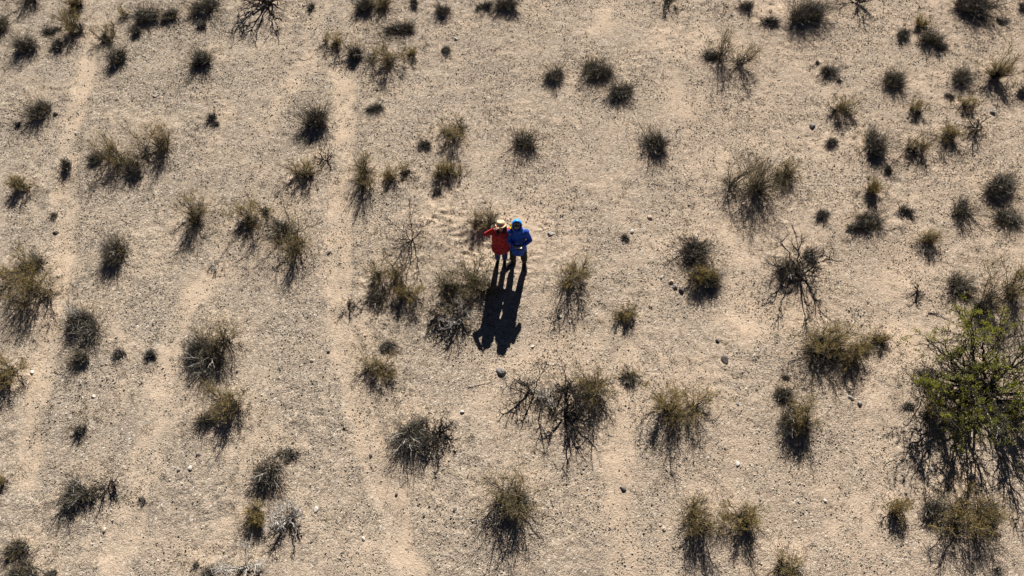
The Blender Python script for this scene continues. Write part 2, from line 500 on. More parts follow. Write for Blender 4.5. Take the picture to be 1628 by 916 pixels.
 ('B', 133, 680, 12, 'small narrow black tussock alone in gravel at lower left', dict(h=1.7)),
 ('C', 324, 664, 15, 'ragged black tuft on pale sand left of the fan shaped shrub', dict(wide=1.4)),
 ('A', 369, 640, 30, 'fan shaped shrub with drooping stem shadows beside the ragged black tuft', dict(leaf=.6, h=1.2, stems=18)),
 # --- lower left
 ('B', 131, 772, 31, 'bushy tussock with grey crown above a branchy shadow, lower left', dict(h=1.2, pale=5)),
 ('D', 174, 774, 17, 'small twiggy plant on the right flank of the bushy grey crowned tussock', dict(h=.8)),
 ('C', 226, 791, 9, 'small dark tuft right of the bushy grey crowned tussock', dict(h=.7)),
 ('B', 33, 868, 20, 'grey tussock in the bottom left corner, upper of two', dict(h=1.3)),
 ('B', 42, 902, 20, 'dark tussock in the bottom left corner, lower of two', {}),
 ('C', 86, 908, 13, 'low brown tuft at the bottom edge right of the two corner tussocks', {}),
 ('A', 3, 768, 13, 'yellowish dry plant cut by the left edge, lower left', dict(leaf=.5)),
 ('C', 335, 906, 14, 'dark tuft at the bottom edge left of the grey dead twigs', {}),
 ('C', 312, 895, 6, 'tiny tuft at the bottom edge on a pale mound', {}),
 ('D', 392, 900, 27, 'grey dead twigs spreading at the bottom edge', dict(pale=1, h=1.0)),
 ('A', 402, 820, 19, 'dark shrub with yellow tint left of the pale star of dead twigs', dict(leaf=.7, h=1.2)),
 ('B', 431, 740, 26, 'dense tussock streaked with grey stems above the pale star of dead twigs', dict(h=1.2, pale=6)),
 ('C', 460, 720, 13, 'dark lobe at the upper right of the grey streaked tussock', dict(wide=1.3)),
 ('D', 462, 824, 23, 'pale grey star of dead twigs beside a white stone', dict(pale=1, h=.7, limbs=13)),
 ('B', 651, 674, 36, 'big dark bush with silvery forked stems at lower middle', dict(h=1.0, pale=8, wide=1.1)),
 ('D', 697, 690, 24, 'wiry round leafless bush touching the big bush with silvery stems', dict(h=.6, limbs=12)),
 # --- centre
 ('D', 655, 382, 30, 'leafless black shrub with upright forked branches, left of the red jacket', dict(h=1.6, limbs=6, thin=.6)),
 ('A', 620, 436, 25, 'spindly grassy shrub below the leafless black shrub', dict(leaf=.4, h=1.3)),
 ('B', 600, 471, 16, 'dense grey tuft with pale twig, lower left of the leafless black shrub', dict(pale=3)),
 ('A', 648, 470, 21, 'yellow shrub right of the dense grey tuft', dict(leaf=.8)),
 ('D', 552, 487, 13, 'small curled dark twigs at the right rim of the worn track', dict(h=.5)),
 ('A', 742, 459, 37, 'large mossy yellow bush left of the red jacketed person\'s shadow', dict(leaf=1.6, stems=20, h=.8)),
 ('B', 716, 453, 16, 'dark dense tuft on the left side of the large mossy yellow bush', {}),
 ('D', 697, 502, 15, 'dark upright twigs below left of the large mossy yellow bush', dict(h=1.0)),
 ('D', 726, 506, 26, 'grey twiggy star below the large mossy yellow bush, touching the shadow', dict(pale=.5, h=.7, limbs=12)),
 ('C', 617, 543, 13, 'low dark rosette in a sandy hollow, lower left of the shadow', dict(wide=1.2, h=.6)),
 ('A', 600, 586, 22, 'low matted plant at the rim of the worn track below the dark rosette', dict(leaf=.7, h=.5)),
 ('A', 772, 352, 23, 'thin shrub right behind the person in the red jacket', dict(leaf=.4, h=1.2)),
 ('A', 901, 446, 32, 'yellow topped shrub right of the two shadows', dict(leaf=.9, h=1.2, pale=4)),
 ('A', 989, 496, 16, 'narrow dry shrub with tall shadow, right of the yellow topped shrub', dict(leaf=.5)),
 ('C', 995, 375, 8, 'tiny grey green tuft beside a white stone, right of the people', {}),
 ('B', 1101, 391, 27, 'dark grey tussock, upper one of the pair beside a row of stones', dict(pale=2)),
 ('B', 1115, 434, 26, 'yellowish tussock, lower one of the pair beside a row of stones', dict(tips=1)),
 ('A', 1115, 440, 22, 'loose yellow twigs growing through the lower tussock beside the row of stones', dict(leaf=.8, h=1.0)),
 # --- centre right, lower right
 ('B', 1252, 425, 22, 'black dense heart of the dead shrub with a white forked twig, right side', dict(h=1.2, pale=4)),
 ('D', 1270, 432, 42, 'dead shrub with long arching bare branches, right side', dict(h=.9, limbs=9)),
 ('B', 1285, 404, 14, 'dark tuft at the upper right inside the dead shrub with arching branches', dict(h=1.3)),
 ('D', 1459, 463, 12, 'small dark twiggy plant left above the green tree', dict(h=1.0)),
 ('B', 1523, 447, 21, 'grey radiating tussock right above the green tree', dict(pale=4)),
 ('B', 1559, 481, 22, 'dark grassy tussock at the upper rim of the green tree', dict(h=1.4, tips=1)),
 ('A', 1589, 468, 31, 'fan of tall grassy yellow stems above the green tree near the right edge', dict(leaf=.7, h=1.5, stems=22)),
 ('A', 1308, 558, 38, 'wide low yellow and black shrub, left of the green tree', dict(leaf=1.1, h=.8, stems=20)),
 ('B', 1300, 560, 22, 'dark underside tussock at the left of the wide low yellow and black shrub', dict(wide=1.3, h=.7)),
 ('A', 1345, 564, 26, 'yellow shrub at the middle right of the wide low yellow and black shrub', dict(leaf=.9, h=.8)),
 ('C', 1369, 551, 12, 'black tuft at the right tip of the wide low shrub, left of the green tree', {}),
 ('A', 1393, 540, 16, 'thin yellow spray at the far right of the wide low shrub', dict(leaf=.6, stems=7)),
 ('D', 848, 622, 32, 'black dead stalks, leftmost of the dead cluster below the shadows', dict(h=1.3, limbs=6)),
 ('D', 897, 615, 20, 'upright dead stalks with whiskery tops in the dead cluster below the shadows', dict(h=1.6, limbs=7)),
 ('D', 898, 660, 36, 'black spidery dead shrub, lowest of the dead cluster below the shadows', dict(h=.8, limbs=11)),
 ('D', 873, 633, 16, 'whitish grey dead twigs in the middle of the dead cluster', dict(pale=1, h=.7)),
 ('A', 948, 612, 31, 'spiky brown shrub between the dead cluster and a small grey tuft', dict(leaf=.5, h=.9, stems=22, pale=4)),
 ('B', 999, 592, 15, 'small grey tuft at the upper right of the spiky brown shrub', dict(pale=2)),
 ('A', 1078, 645, 37, 'rounded olive shrub with rooty branch shadow, lower right of middle', dict(leaf=1.3, stems=22, h=.95)),
 ('B', 1248, 618, 16, 'small dark tuft above the tall shadowed shrub, lower right', dict(h=1.3)),
 ('B', 1258, 664, 25, 'grey flecked tussock over a long black shadow, lower right', dict(h=1.2, pale=4)),
 ('A', 1268, 668, 31, 'brown yellow shrub grown into the grey flecked tussock, lower right', dict(leaf=.7, h=1.1)),
 ('B', 812, 788, 26, 'dark heart of the ragged bush at bottom middle', dict(h=1.2, pale=4)),
 ('A', 815, 796, 37, 'ragged grey bush with hanging shadow at bottom middle', dict(leaf=.4, h=1.0, stems=22)),
 ('A', 1110, 818, 31, 'brownish shrub, left one of the bottom pair', dict(leaf=.5, stems=22, pale=2)),
 ('A', 1171, 828, 25, 'darker compact shrub, right one of the bottom pair', dict(leaf=.7, stems=20)),
 ('A', 1417, 806, 18, 'small dry shrub alone between the bottom pair and the bottom right bush', dict(leaf=.5, h=1.2)),
 ('B', 1497, 802, 25, 'dark left side of the bottom right bush', dict(wide=1.3, pale=2)),
 ('A', 1525, 822, 38, 'yellow lower part of the bottom right bush with branchy shadow', dict(leaf=.9, h=1.0, stems=22)),
 ('B', 1554, 806, 22, 'grey grassy right side of the bottom right bush', dict(h=1.2, tips=1)),
 ('A', 1258, 896, 26, 'shrub with greyish sticks cut by the bottom edge, lower right', dict(leaf=.6, pale=9, h=.8)),
 ('C', 1582, 903, 8, 'tiny black tuft at the bottom edge near the right corner', {}),
 ('C', 1249, 600, 7, 'tiny pale tuft above the small dark tuft, lower right', {}),
 ('B', 1466, 594, 16, 'black tussock at the left rim of the green tree', dict(sparse=1)),
 ('C', 1447, 645, 11, 'black tuft at the lower left rim of the green tree', dict(wide=1.3)),
 ('A', 1470, 652, 17, 'yellow brown plant under the lower left branches of the green tree', dict(leaf=.9)),
]
# photo x, y, half width in px, label, colour
STONES = [
 (797, 589, 7.5, 'big rounded grey boulder below the shadows of the two people', 'grey'),
 (1140, 543, 5, 'dark round rock in open sand, upper of two right of the shadows', 'dark'),
 (1152, 573, 7, 'flat dark slab of rock, lower of two right of the shadows', 'dark'),
 (120, 211, 3.2, 'small white stone above the narrow upright black tussock', 'white'),
 (246, 154, 3.4, 'small white stone on gravel below the dark tussock at upper left', 'white'),
 (91, 181, 5, 'tan rock at the right side of the tussock with yellow tips', 'tan'),
 (88, 369, 5, 'dark rock beside the left track', 'dark'),
 (293, 354, 4.5, 'white stone left of the airy yellow shrub', 'white'),
 (93, 439, 3.5, 'white stone right of the grey blue tussock at the left', 'white'),
 (53, 593, 3.8, 'white stone right of the olive shrub cut by the left edge', 'white'),
 (725, 62, 4, 'white stone beside the small scraggly tuft in the upper middle', 'white'),
 (495, 573, 4, 'pale stone left of the worn track', 'tan'),
 (522, 559, 3.5, 'dark pebble on the worn track above the pale stone', 'dark'),
 (523, 401, 4, 'grey stone at the left rim of the worn track, beside the wide clump', 'grey'),
 (875, 373, 5, 'pale rock right of the person in the blue jacket', 'white'),
 (1005, 368, 4.5, 'white stone beside the tiny grey green tuft', 'white'),
 (1033, 346, 5.5, 'flat tan stone above right of the tiny grey green tuft', 'tan'),
 (1067, 449, 5, 'leftmost stone in the row beside the tussock pair', 'tan'),
 (1073, 457, 5.5, 'middle stone in the row beside the tussock pair', 'grey'),
 (1083, 462, 6, 'dark rightmost stone in the row beside the tussock pair', 'dark'),
 (1052, 441, 3.5, 'small pale stone above left of the row beside the tussock pair', 'white'),
 (150, 631, 4, 'white stone above the small narrow black tussock', 'white'),
 (166, 842, 4.5, 'pale stone below the bushy grey crowned tussock', 'tan'),
 (303, 745, 4.5, 'light stone, right one of two at lower left', 'white'),
 (284, 747, 4.5, 'darker stone, left one of two at lower left', 'grey'),
 (315, 724, 4, 'dark pebble above the two stones at lower left', 'dark'),
 (503, 810, 5, 'white stone right of the pale star of dead twigs', 'white'),
 (723, 810, 4, 'dark round pebble at lower middle', 'dark'),
 (735, 655, 3.8, 'whitish stone right above the big bush with silvery stems', 'white'),
 (578, 857, 3.8, 'pale stone near the bottom, right of the worn track', 'white'),
 (589, 724, 4, 'dark pebble left below the big bush with silvery stems', 'dark'),
 (630, 785, 4, 'dark pebble below the big bush with silvery stems', 'dark'),
 (991, 777, 5, 'dark angular rock in open ground at lower middle', 'dark'),
 (1173, 737, 4.5, 'white and grey stone above the bottom pair of shrubs', 'white'),
 (1172, 642, 3.8, 'grey stone left of the grey flecked tussock', 'grey'),
 (1056, 841, 4, 'pale stone left of the bottom pair of shrubs', 'tan'),
 (1352, 632, 5, 'white stone under the wide low shrub, left one of two', 'white'),
 (1367, 641, 5.5, 'grey stone under the wide low shrub, right one of two', 'grey'),
 (1313, 795, 3.5, 'small white stone left of the small dry shrub', 'white'),
 (1291, 201, 6, 'flat grey rock left of the small black tuft, upper right', 'grey'),
 (1577, 180, 5, 'bluish grey stone below the grassy leaning bush', 'grey'),
 (1585, 848, 4.5, 'tan stone right of the bottom right bush', 'tan'),
 (890, 502, 4.5, 'whitish flat stone below the yellow topped shrub', 'white'),
 (906, 511, 3, 'small pale pebble right below the whitish flat stone', 'white'),
 (847, 549, 3.2, 'small white stone right beside the shadow tips', 'white'),
 (1470, 757, 4, 'pale stone above the bottom right bush', 'white'),
 (1480, 747, 3.6, 'grey stone beside the tips of the tree shadow', 'grey'),
]
# fallen sticks: polylines in photo px, thickness m, label
STICKS = [
 ([(483, 356), (497, 361), (515, 352)], .012, 'dark curved stick on the sand right of the wide clump', 'd'),
 ([(1475, 498), (1490, 500), (1508, 508)], .02, 'dark straight stick on the sand above left of the green tree', 'd'),
 ([(1405, 745), (1412, 735), (1423, 731)], .014, 'bent thin stick on the sand below left of the tree shadow', 'd'),
 ([(664, 214), (676, 219), (688, 222)], .010, 'thin curved stick on gravel above the small black tuft', 'd'),
 ([(662, 196), (676, 196), (690, 198)], .010, 'thin straight stick on gravel left of the dark rooted shrub', 'd'),
 ([(475, 92), (487, 95), (500, 86)], .012, 'thin stick lying on the worn track near the top', 'd'),
 ([(1513, 82), (1518, 87), (1522, 88)], .012, 'short whitish stick beside the small black tuft, upper right', 'p'),
 ([(684, 508), (700, 506)], .02, 'short pale stick below left of the mossy yellow bush', 'p'),
 ([(744, 616), (762, 612), (782, 606)], .012, 'dark stick on the sand left below the grey boulder', 'd'),
 ([(683, 718), (687, 726), (689, 733)], .016, 'short whitish stick below the wiry round bush', 'p'),
]
TRACKS = [  # photo px polylines, half width m, strength
 ([(510, -20), (500, 60), (478, 110), (450, 160)], .22, .8),
 ([(545, 110), (550, 200), (541, 300), (538, 400), (535, 458), (552, 560), (570, 640), (594, 720), (625, 800), (660, 930)], .21, 1.25),
 ([(150, 60), (132, 130), (115, 200), (105, 290), (103, 370), (99, 440), (80, 540), (60, 640), (40, 760)], .20, 1.0),
 ([(360, 360), (343, 420), (290, 500), (266, 570), (252, 660), (215, 800), (180, 900)], .22, .8),
 ([(430, 260), (400, 300), (360, 380)], .3, .35),
 ([(1060, 40), (1065, 120), (1100, 200), (1110, 270)], .3, .4),
 ([(1180, 370), (1178, 440), (1200, 520)], .35, .8),
 ([(1430, 400), (1425, 520), (1410, 620), (1385, 720), (1340, 830)], .4, .4),
 ([(1000, 560), (1000, 640), (985, 730), (990, 920)], .24, .7),
 ([(930, 560), (850, 560), (800, 620)], .5, .6),
]

# ------------------------------------------------------------------ ground
def seg_dist(X, Y, pts):
    d = np.full(X.shape, 1e9)
    for (x0, y0), (x1, y1) in zip(pts[:-1], pts[1:]):
        vx, vy = x1 - x0, y1 - y0
        t = np.clip(((X - x0) * vx + (Y - y0) * vy) / (vx * vx + vy * vy), 0, 1)
        d = np.minimum(d, np.hypot(X - x0 - t * vx, Y - y0 - t * vy))
    return d

GX0, GX1, GY0, GY1, GS = -18.5, 18.5, 1.0, 21.5, 0.032
ix = np.arange(GX0, GX1 + 1e-6, GS)
iy = np.arange(GY0, GY1 + 1e-6, GS)
def grown(start, sign):
    out, d, p = [], GS * 2, start
    while abs(p) < 1600:
        p += sign * d
        d *= 1.5
        out.append(p)
    return out
xs = np.concatenate([grown(ix[0], -1)[::-1], ix, grown(ix[-1], 1)])
ys = np.concatenate([grown(iy[0], -1)[::-1], iy, grown(iy[-1], 1)])
X, Y = np.meshgrid(xs, ys)
warp = perlin(X * 1.3, Y * 1.3, 3) * .35
sandm = np.zeros(X.shape)
track = np.zeros(X.shape)
for pts, hw, st in TRACKS:
    gx, gy = at([p[0] for p in pts], [p[1] for p in pts])
    d = seg_dist(X, Y, list(zip(gx, gy))) + warp * .6
    track = np.maximum(track, np.clip(st * np.clip(1.9 - np.abs(d) / hw, 0, 1), 0, 1))
sandm = np.maximum(sandm, np.clip(track * (.70 + perlin(X * 2.2, Y * 2.2, 14) * .6), 0, 1))
Z = perlin(X / 4.3, Y / 4.3, 1) * .09 + perlin(X / 1.4, Y / 1.4, 2) * .035
mound = np.zeros(X.shape)
for kind, px, py, r, lab, op in PLANTS:
    gx, gy = at(px, py + (.35 if kind in 'BC' else .1) * r)
    R = r / scale_at(py)
    s = max(.16, R * 1.05)
    i0, i1 = np.searchsorted(xs, [gx - 4 * s, gx + 4 * s])
    j0, j1 = np.searchsorted(ys, [gy - 4 * s, gy + 4 * s])
    sl = (slice(j0, j1), slice(i0, i1))
    gg = np.exp(-((X[sl] - gx) ** 2 + (Y[sl] - gy) ** 2) / (2 * s * s))
    mound[sl] = np.maximum(mound[sl], gg * min(1, R / .3))
Z += mound * .07
sandm = np.maximum(sandm, mound * .55)
# pale churned sand round the people, where many feet have walked
gx, gy = at(770, 372)
churn = np.exp(-(((X - gx) / 2.6) ** 2 + ((Y - gy) / 1.3) ** 2))
sandm = np.maximum(sandm, churn * .7)
gx, gy = at(880, 575)
sandm = np.maximum(sandm, .7 * np.exp(-(((X - gx) / 1.3) ** 2 + ((Y - gy) / .5) ** 2)))
pr_ = np.random.default_rng(44)                              # footprints in the loose sand
gx, gy = at(np.concatenate([pr_.normal(745, 45, 60), pr_.normal(800, 60, 30), np.linspace(560, 780, 26) + pr_.normal(0, 5, 26)]),
            np.concatenate([pr_.normal(365, 26, 60), pr_.normal(400, 28, 30), np.linspace(455, 385, 26) + pr_.normal(0, 6, 26)]))
for qx, qy in zip(gx, gy):
    i0, i1 = np.searchsorted(xs, [qx - .3, qx + .3]); j0, j1 = np.searchsorted(ys, [qy - .3, qy + .3])
    sl = (slice(j0, j1), slice(i0, i1))
    aa = pr_.uniform(0, 6.28); dx, dy = X[sl] - qx, Y[sl] - qy
    u, v = (dx * math.cos(aa) + dy * math.sin(aa)) / .13, (-dx * math.sin(aa) + dy * math.cos(aa)) / .055
    q = u * u + v * v
    Z[sl] += -.013 * np.exp(-q * q * .5) + .008 * np.exp(-((np.sqrt(q) - 1.5) / .35) ** 2)
for bx, by, br, bs in ((1245, 8, .9, .9), (310, 655, .9, .7), (1270, 492, .7, .8), (960, 30, .8, .5), (350, 190, .5, .8), (508, 240, .6, .8), (580, 530, 1.0, .6),
                       (690, 350, 1.0, .6), (1120, 60, .8, .6), (1430, 540, 1.2, .7), (1180, 480, .8, .7), (330, 880, .7, .6), (440, 700, .5, .5), (1020, 640, 1.0, .4)):
    gx, gy = at(bx, by)
    sandm = np.maximum(sandm, bs * np.exp(-((X - gx + warp) ** 2 + (Y - gy + warp * .7) ** 2) / (2 * (br * .6) ** 2)))
Z -= track * .035
rough = np.clip(.75 + perlin(X / 1.9, Y / 1.9, 7) * 1.3, .15, 1.4) * (1 - .75 * np.clip(track, 0, 1))
rid = 1 - 2 * np.abs(perlin(X * 3.1 + warp, Y * 4.2, 5))
Z += rough * (perlin(X * 3.3, Y * 3.3, 4) * .030 + perlin(X * 7, Y * 7, 6) * .014
             + np.random.default_rng(12).normal(size=X.shape) * .0068 * np.clip(.6 + perlin(X * 2.1, Y * 2.1, 8) * 1.6, .2, 1.6))
Z += churn * (rid * .007 + perlin(X * 6, Y * 6.5, 9) * .014)
far = np.clip((np.maximum(np.abs(X) - 18.5, np.maximum(1 - Y, Y - 21.5))) / 3, 0, 1)
Z *= 1 - far * .5
nx, ny = len(xs), len(ys)
gg = G()
idx = np.arange(nx * ny).reshape(ny, nx)
gg.add(np.stack([X, Y, Z], -1), np.stack([idx[:-1, :-1], idx[:-1, 1:], idx[1:, 1:], idx[1:, :-1]], -1).reshape(-1, 4))
gme = gg.mesh('ground', [ground_mat()], True)
a_ = gme.attributes.new('sand', 'FLOAT', 'POINT')
a_.data.foreach_set('value', sandm.astype(np.float32).ravel())
tag(link('ground', gme), kind='structure')
_jx0, _jy0 = np.searchsorted(xs, ix[0]), np.searchsorted(ys, iy[0])

def sample(F, x, y):
    fx = np.clip((np.asarray(x, float) - ix[0]) / GS, 0, len(ix) - 2)
    fy = np.clip((np.asarray(y, float) - iy[0]) / GS, 0, len(iy) - 2)
    i, j = fx.astype(int), fy.astype(int)
    u, v = fx - i, fy - j
    i, j = i + _jx0, j + _jy0
    return (F[j, i] * (1 - u) + F[j, i + 1] * u) * (1 - v) + (F[j + 1, i] * (1 - u) + F[j + 1, i + 1] * u) * v
def hgt(x, y):
    return sample(Z, x, y)

def in_view(n, rng, m=60):
    """random ground points inside the picture, even over the ground"""
    x = rng.uniform(-17.5, 17.5, n * 3)
    y = rng.uniform(1.4, 20.6, n * 3)
    return x[:n * 3], y[:n * 3]

# ------------------------------------------------------------------ gravel (nobody could count it)
def build_gravel():
    rng = np.random.default_rng(5)
    x = rng.uniform(-17.5, 17.5, 640000)
    y = rng.uniform(1.4, 20.6, 640000)
    keep = np.abs(x) < 8.5 + y * .44
    x, y = x[keep], y[keep]
    s = sample(sandm, x, y)
    pat = perlin(x * .55, y * .55, 21) + .7 * perlin(x * 1.6, y * 1.6, 22) + .7 * perlin(x * 4.5, y * 4.5, 23)
    keep = rng.uniform(size=len(x)) < np.clip(.55 + pat * 1.5 - s * .55, .04, 1)
    x, y = x[keep], y[keep]
    N = len(x)
    r = np.clip(np.exp(rng.normal(math.log(.0085), .45, N)), .004, .026)
    base = np.array([[1, 0, 0], [-1, 0, 0], [0, 1, 0], [0, -1, 0], [0, 0, 1], [0, 0, -1]], float)
    V = base[None] * rng.uniform(.6, 1.25, (N, 6, 1)) + rng.normal(size=(N, 6, 3)) * .22
    a = rng.uniform(0, 2 * math.pi, N)
    ca, sa = np.cos(a)[:, None], np.sin(a)[:, None]
    V = np.stack([V[..., 0] * ca - V[..., 1] * sa, V[..., 0] * sa + V[..., 1] * ca, V[..., 2] * .75], -1) * r[:, None, None]
    V += np.stack([x, y, hgt(x, y) + r * .4], -1)[:, None]
    T = np.array([[0, 2, 4], [2, 1, 4], [1, 3, 4], [3, 0, 4], [2, 0, 5], [1, 2, 5], [3, 1, 5], [0, 3, 5]])
    F = (np.arange(N) * 6)[:, None, None] + T[None]
    g = G()
    tint = rng.uniform(size=N) * .94
    tint = np.where(rng.uniform(size=N) < .02, 1.0, tint)
    g.add(V.reshape(-1, 3), F.reshape(-1, 3), 0, np.repeat(tint, 6))
    tag(put(g, 'gravel', [M_GRAVEL], tint=True), kind='stuff')
build_gravel()

def build_litter():
    """dry twig bits and wisps of dead grass lying round the plants"""
    rng = np.random.default_rng(6)
    PX, PY, PR = [], [], []
    for kind, px, py, r, lab, op in PLANTS:
        gx, gy = at(px, py)
        R = max(.2, r / scale_at(py))
        n = int(330 * R * R / .09) if kind != 'C' else 50
        n = min(n, 900)
        rr = R * (.3 + np.abs(rng.normal(size=n)) * 1.1)
        a = rng.uniform(0, 2 * math.pi, n)
        PX.append(gx + rr * np.cos(a)); PY.append(gy + rr * np.sin(a))
    for qx, qy, sx, sy, n in ((620, 525, 45, 30, 900), (592, 585, 25, 30, 500), (700, 500, 45, 22, 700), (1480, 200, 70, 50, 1500), (1560, 260, 50, 60, 1000),
                              (1455, 610, 30, 40, 700), (1250, 470, 40, 25, 500), (440, 380, 60, 40, 900), (640, 400, 30, 40, 500), (280, 40, 50, 25, 600), (900, 640, 60, 40, 900)):
        gx, gy = at(rng.normal(qx, sx, n), rng.normal(qy, sy, n))
        PX.append(gx); PY.append(gy)
    PX.append(rng.uniform(-16, 16, 9000)); PY.append(rng.uniform(1.5, 20, 9000))
    x, y = np.concatenate(PX), np.concatenate(PY)
    k = (y > 1.2) & (y < 21)
    x, y = x[k], y[k]
    N = len(x)
    z = hgt(x, y)
    L = np.exp(rng.normal(math.log(.055), .5, N))
    a = rng.uniform(0, 2 * math.pi, N)
    dx, dy = np.cos(a) * L, np.sin(a) * L
    up = np.abs(rng.normal(size=N)) * L * .35
    P0 = np.stack([x, y, z + .003], -1)
    P2 = np.stack([x + dx, y + dy, hgt(x + dx, y + dy) + .004 + up], -1)
    P1 = (P0 + P2) / 2 + rng.normal(size=(N, 3)) * L[:, None] * .18 * [1, 1, .4] + [0, 0, .006]
    g = G()
    tint = np.clip(rng.beta(1.3, 1.6, N), 0, 1)
    ribbons(g, P0, P1, P2, .007, .003, 2, 0, rng, tint)
    tag(put(g, 'dry_litter', [M_LITTER], tint=True), kind='stuff')
build_litter()

def build_grass():
    """low wisps of dead grass between and round the shrubs"""
    rng = np.random.default_rng(8)
    x, y = [], []
    for kind, px, py, r, lab, op in PLANTS:
        n = {'A': 11, 'B': 5, 'C': 3, 'D': 7}[kind]
        gx, gy = at(px, py)
        R = max(.25, r / scale_at(py))
        rr = R * rng.uniform(.6, 2.6, n)
        a = rng.uniform(0, 6.28, n)
        x.append(gx + rr * np.cos(a)); y.append(gy + rr * np.sin(a))
    qx, qy = rng.uniform(-16, 16, 5000), rng.uniform(1.5, 20, 5000)
    k = rng.uniform(size=5000) < np.clip(perlin(qx * .5, qy * .5, 61) * 1.6 - .08 + (qx > 6) * (qy > 9) * .4, 0, .8)
    x, y = np.concatenate(x + [qx[k]]), np.concatenate(y + [qy[k]])
    k = (y > 1.2) & (y < 21)
    x, y = np.repeat(x[k], 14), np.repeat(y[k], 14)
    N = len(x)
    s = np.repeat(rng.uniform(.5, 1.4, N // 14), 14)
    x = x + rng.normal(size=N) * .035 * s
    y = y + rng.normal(size=N) * .035 * s
    P0 = np.stack([x, y, hgt(x, y) - .004], -1)
    L = (s * rng.uniform(.05, .14, N))[:, None]
    P2 = P0 + unit(rng.normal(size=(N, 3)) * [1, 1, .4] + [0, 0, .55]) * L
    P2[:, 2] = np.maximum(P2[:, 2], P0[:, 2] + .012)
    P1 = (P0 + P2) / 2 + [0, 0, .012]
    g = G()
    ribbons(g, P0, P1, P2, .0065, .003, 2, 0, rng, np.clip(rng.beta(1.6, 1.4, N) * np.repeat(rng.uniform(.5, 1.0, N // 14), 14), 0, .9))
    tag(put(g, 'dry_grass', [M_LITTER], tint=True), kind='stuff')
build_grass()

# ------------------------------------------------------------------ shrubs
def crown_tips(n, R, H, wide, rng, amin=.12, low=.35):
    rho = np.sqrt(rng.uniform(amin ** 2, 1, n))
    a = rng.uniform(0, 2 * math.pi, n)
    z = H * (1 - (1 - low) * rho ** 2) * rng.uniform(.7, 1.0, n)
    return np.stack([rho * R * wide * np.cos(a), rho * R * np.sin(a), z], -1)

def grow_twigs(P0, P1, P2, per, length, rng, t0=.3, up=.25, rnd=.75):
    N = len(P0)
    t = rng.uniform(t0, 1, (N, per))[..., None]
    B = (1 - t) ** 2 * P0[:, None] + 2 * t * (1 - t) * P1[:, None] + t ** 2 * P2[:, None]
    T = unit(2 * (1 - t) * (P1 - P0)[:, None] + 2 * t * (P2 - P1)[:, None])
    d = unit(T * .8 + rng.normal(size=B.shape) * rnd + np.array([0, 0, up]))
    Lm = length * rng.uniform(.4, 1.1, (N, per, 1))
    E = B + d * Lm
    E[..., 2] = np.maximum(E[..., 2], .015)
    M = (B + E) / 2 + rng.normal(size=B.shape) * Lm * .10
    return B.reshape(-1, 3), M.reshape(-1, 3), E.reshape(-1, 3)

def pale_sticks(root, n, R, H, rng):
    """bleached dead stems, each its own part"""
    for k in range(n):
        tip = crown_tips(1, R * .9, H * .95, 1, rng, .3)[0]
        P0 = (tip * [.15, .15, .1])[None]
        P2 = tip[None]
        P1 = (P0 + P2) / 2 + rng.normal(size=(1, 3)) * R * .12
        g = G()
        tubes(g, P0, P1, P2, .0075, .004, 4, 0, 5)
        b = grow_twigs(P0, P1, P2, 4, R * .4, rng, .35, .1, .6)
        tubes(g, *b, .004, .002, 2, 0, 4)
        put(g, 'dead_stem', [M_PALE], root)

def lobes(rng, n=6, depth=.45):
    """uneven outline: radius factor over the compass"""
    k = rng.integers(2, 6, n)
    ph = rng.uniform(0, 6.28, n)
    am = rng.uniform(.3, 1, n)
    am = am / am.sum() * depth
    return lambda a: 1 - depth * .35 + sum(am[i] * np.sin(k[i] * a + ph[i]) for i in range(n))

def reshape(P, fn, rng, lo=.45, pw=.6):
    """tips pulled in by the uneven outline and by chance, so that no smooth surface forms"""
    f = fn(np.arctan2(P[:, 1], P[:, 0]))[:, None] * (lo + (1 - lo) * rng.uniform(0, 1, (len(P), 1)) ** pw)
    return P * f * [1, 1, .95]

def clumps(rng, R, wide, lo=2, hi=5, spread=.42):
    """a plant grows from a few feet beside each other, unevenly"""
    m = rng.integers(lo, hi)
    a = rng.uniform(0, 6.28, m)
    d = R * spread * np.sqrt(rng.uniform(.15, 1, m))
    return np.stack([np.cos(a) * d * wide, np.sin(a) * d, np.zeros(m)], -1), rng.uniform(.55, 1.15, m)

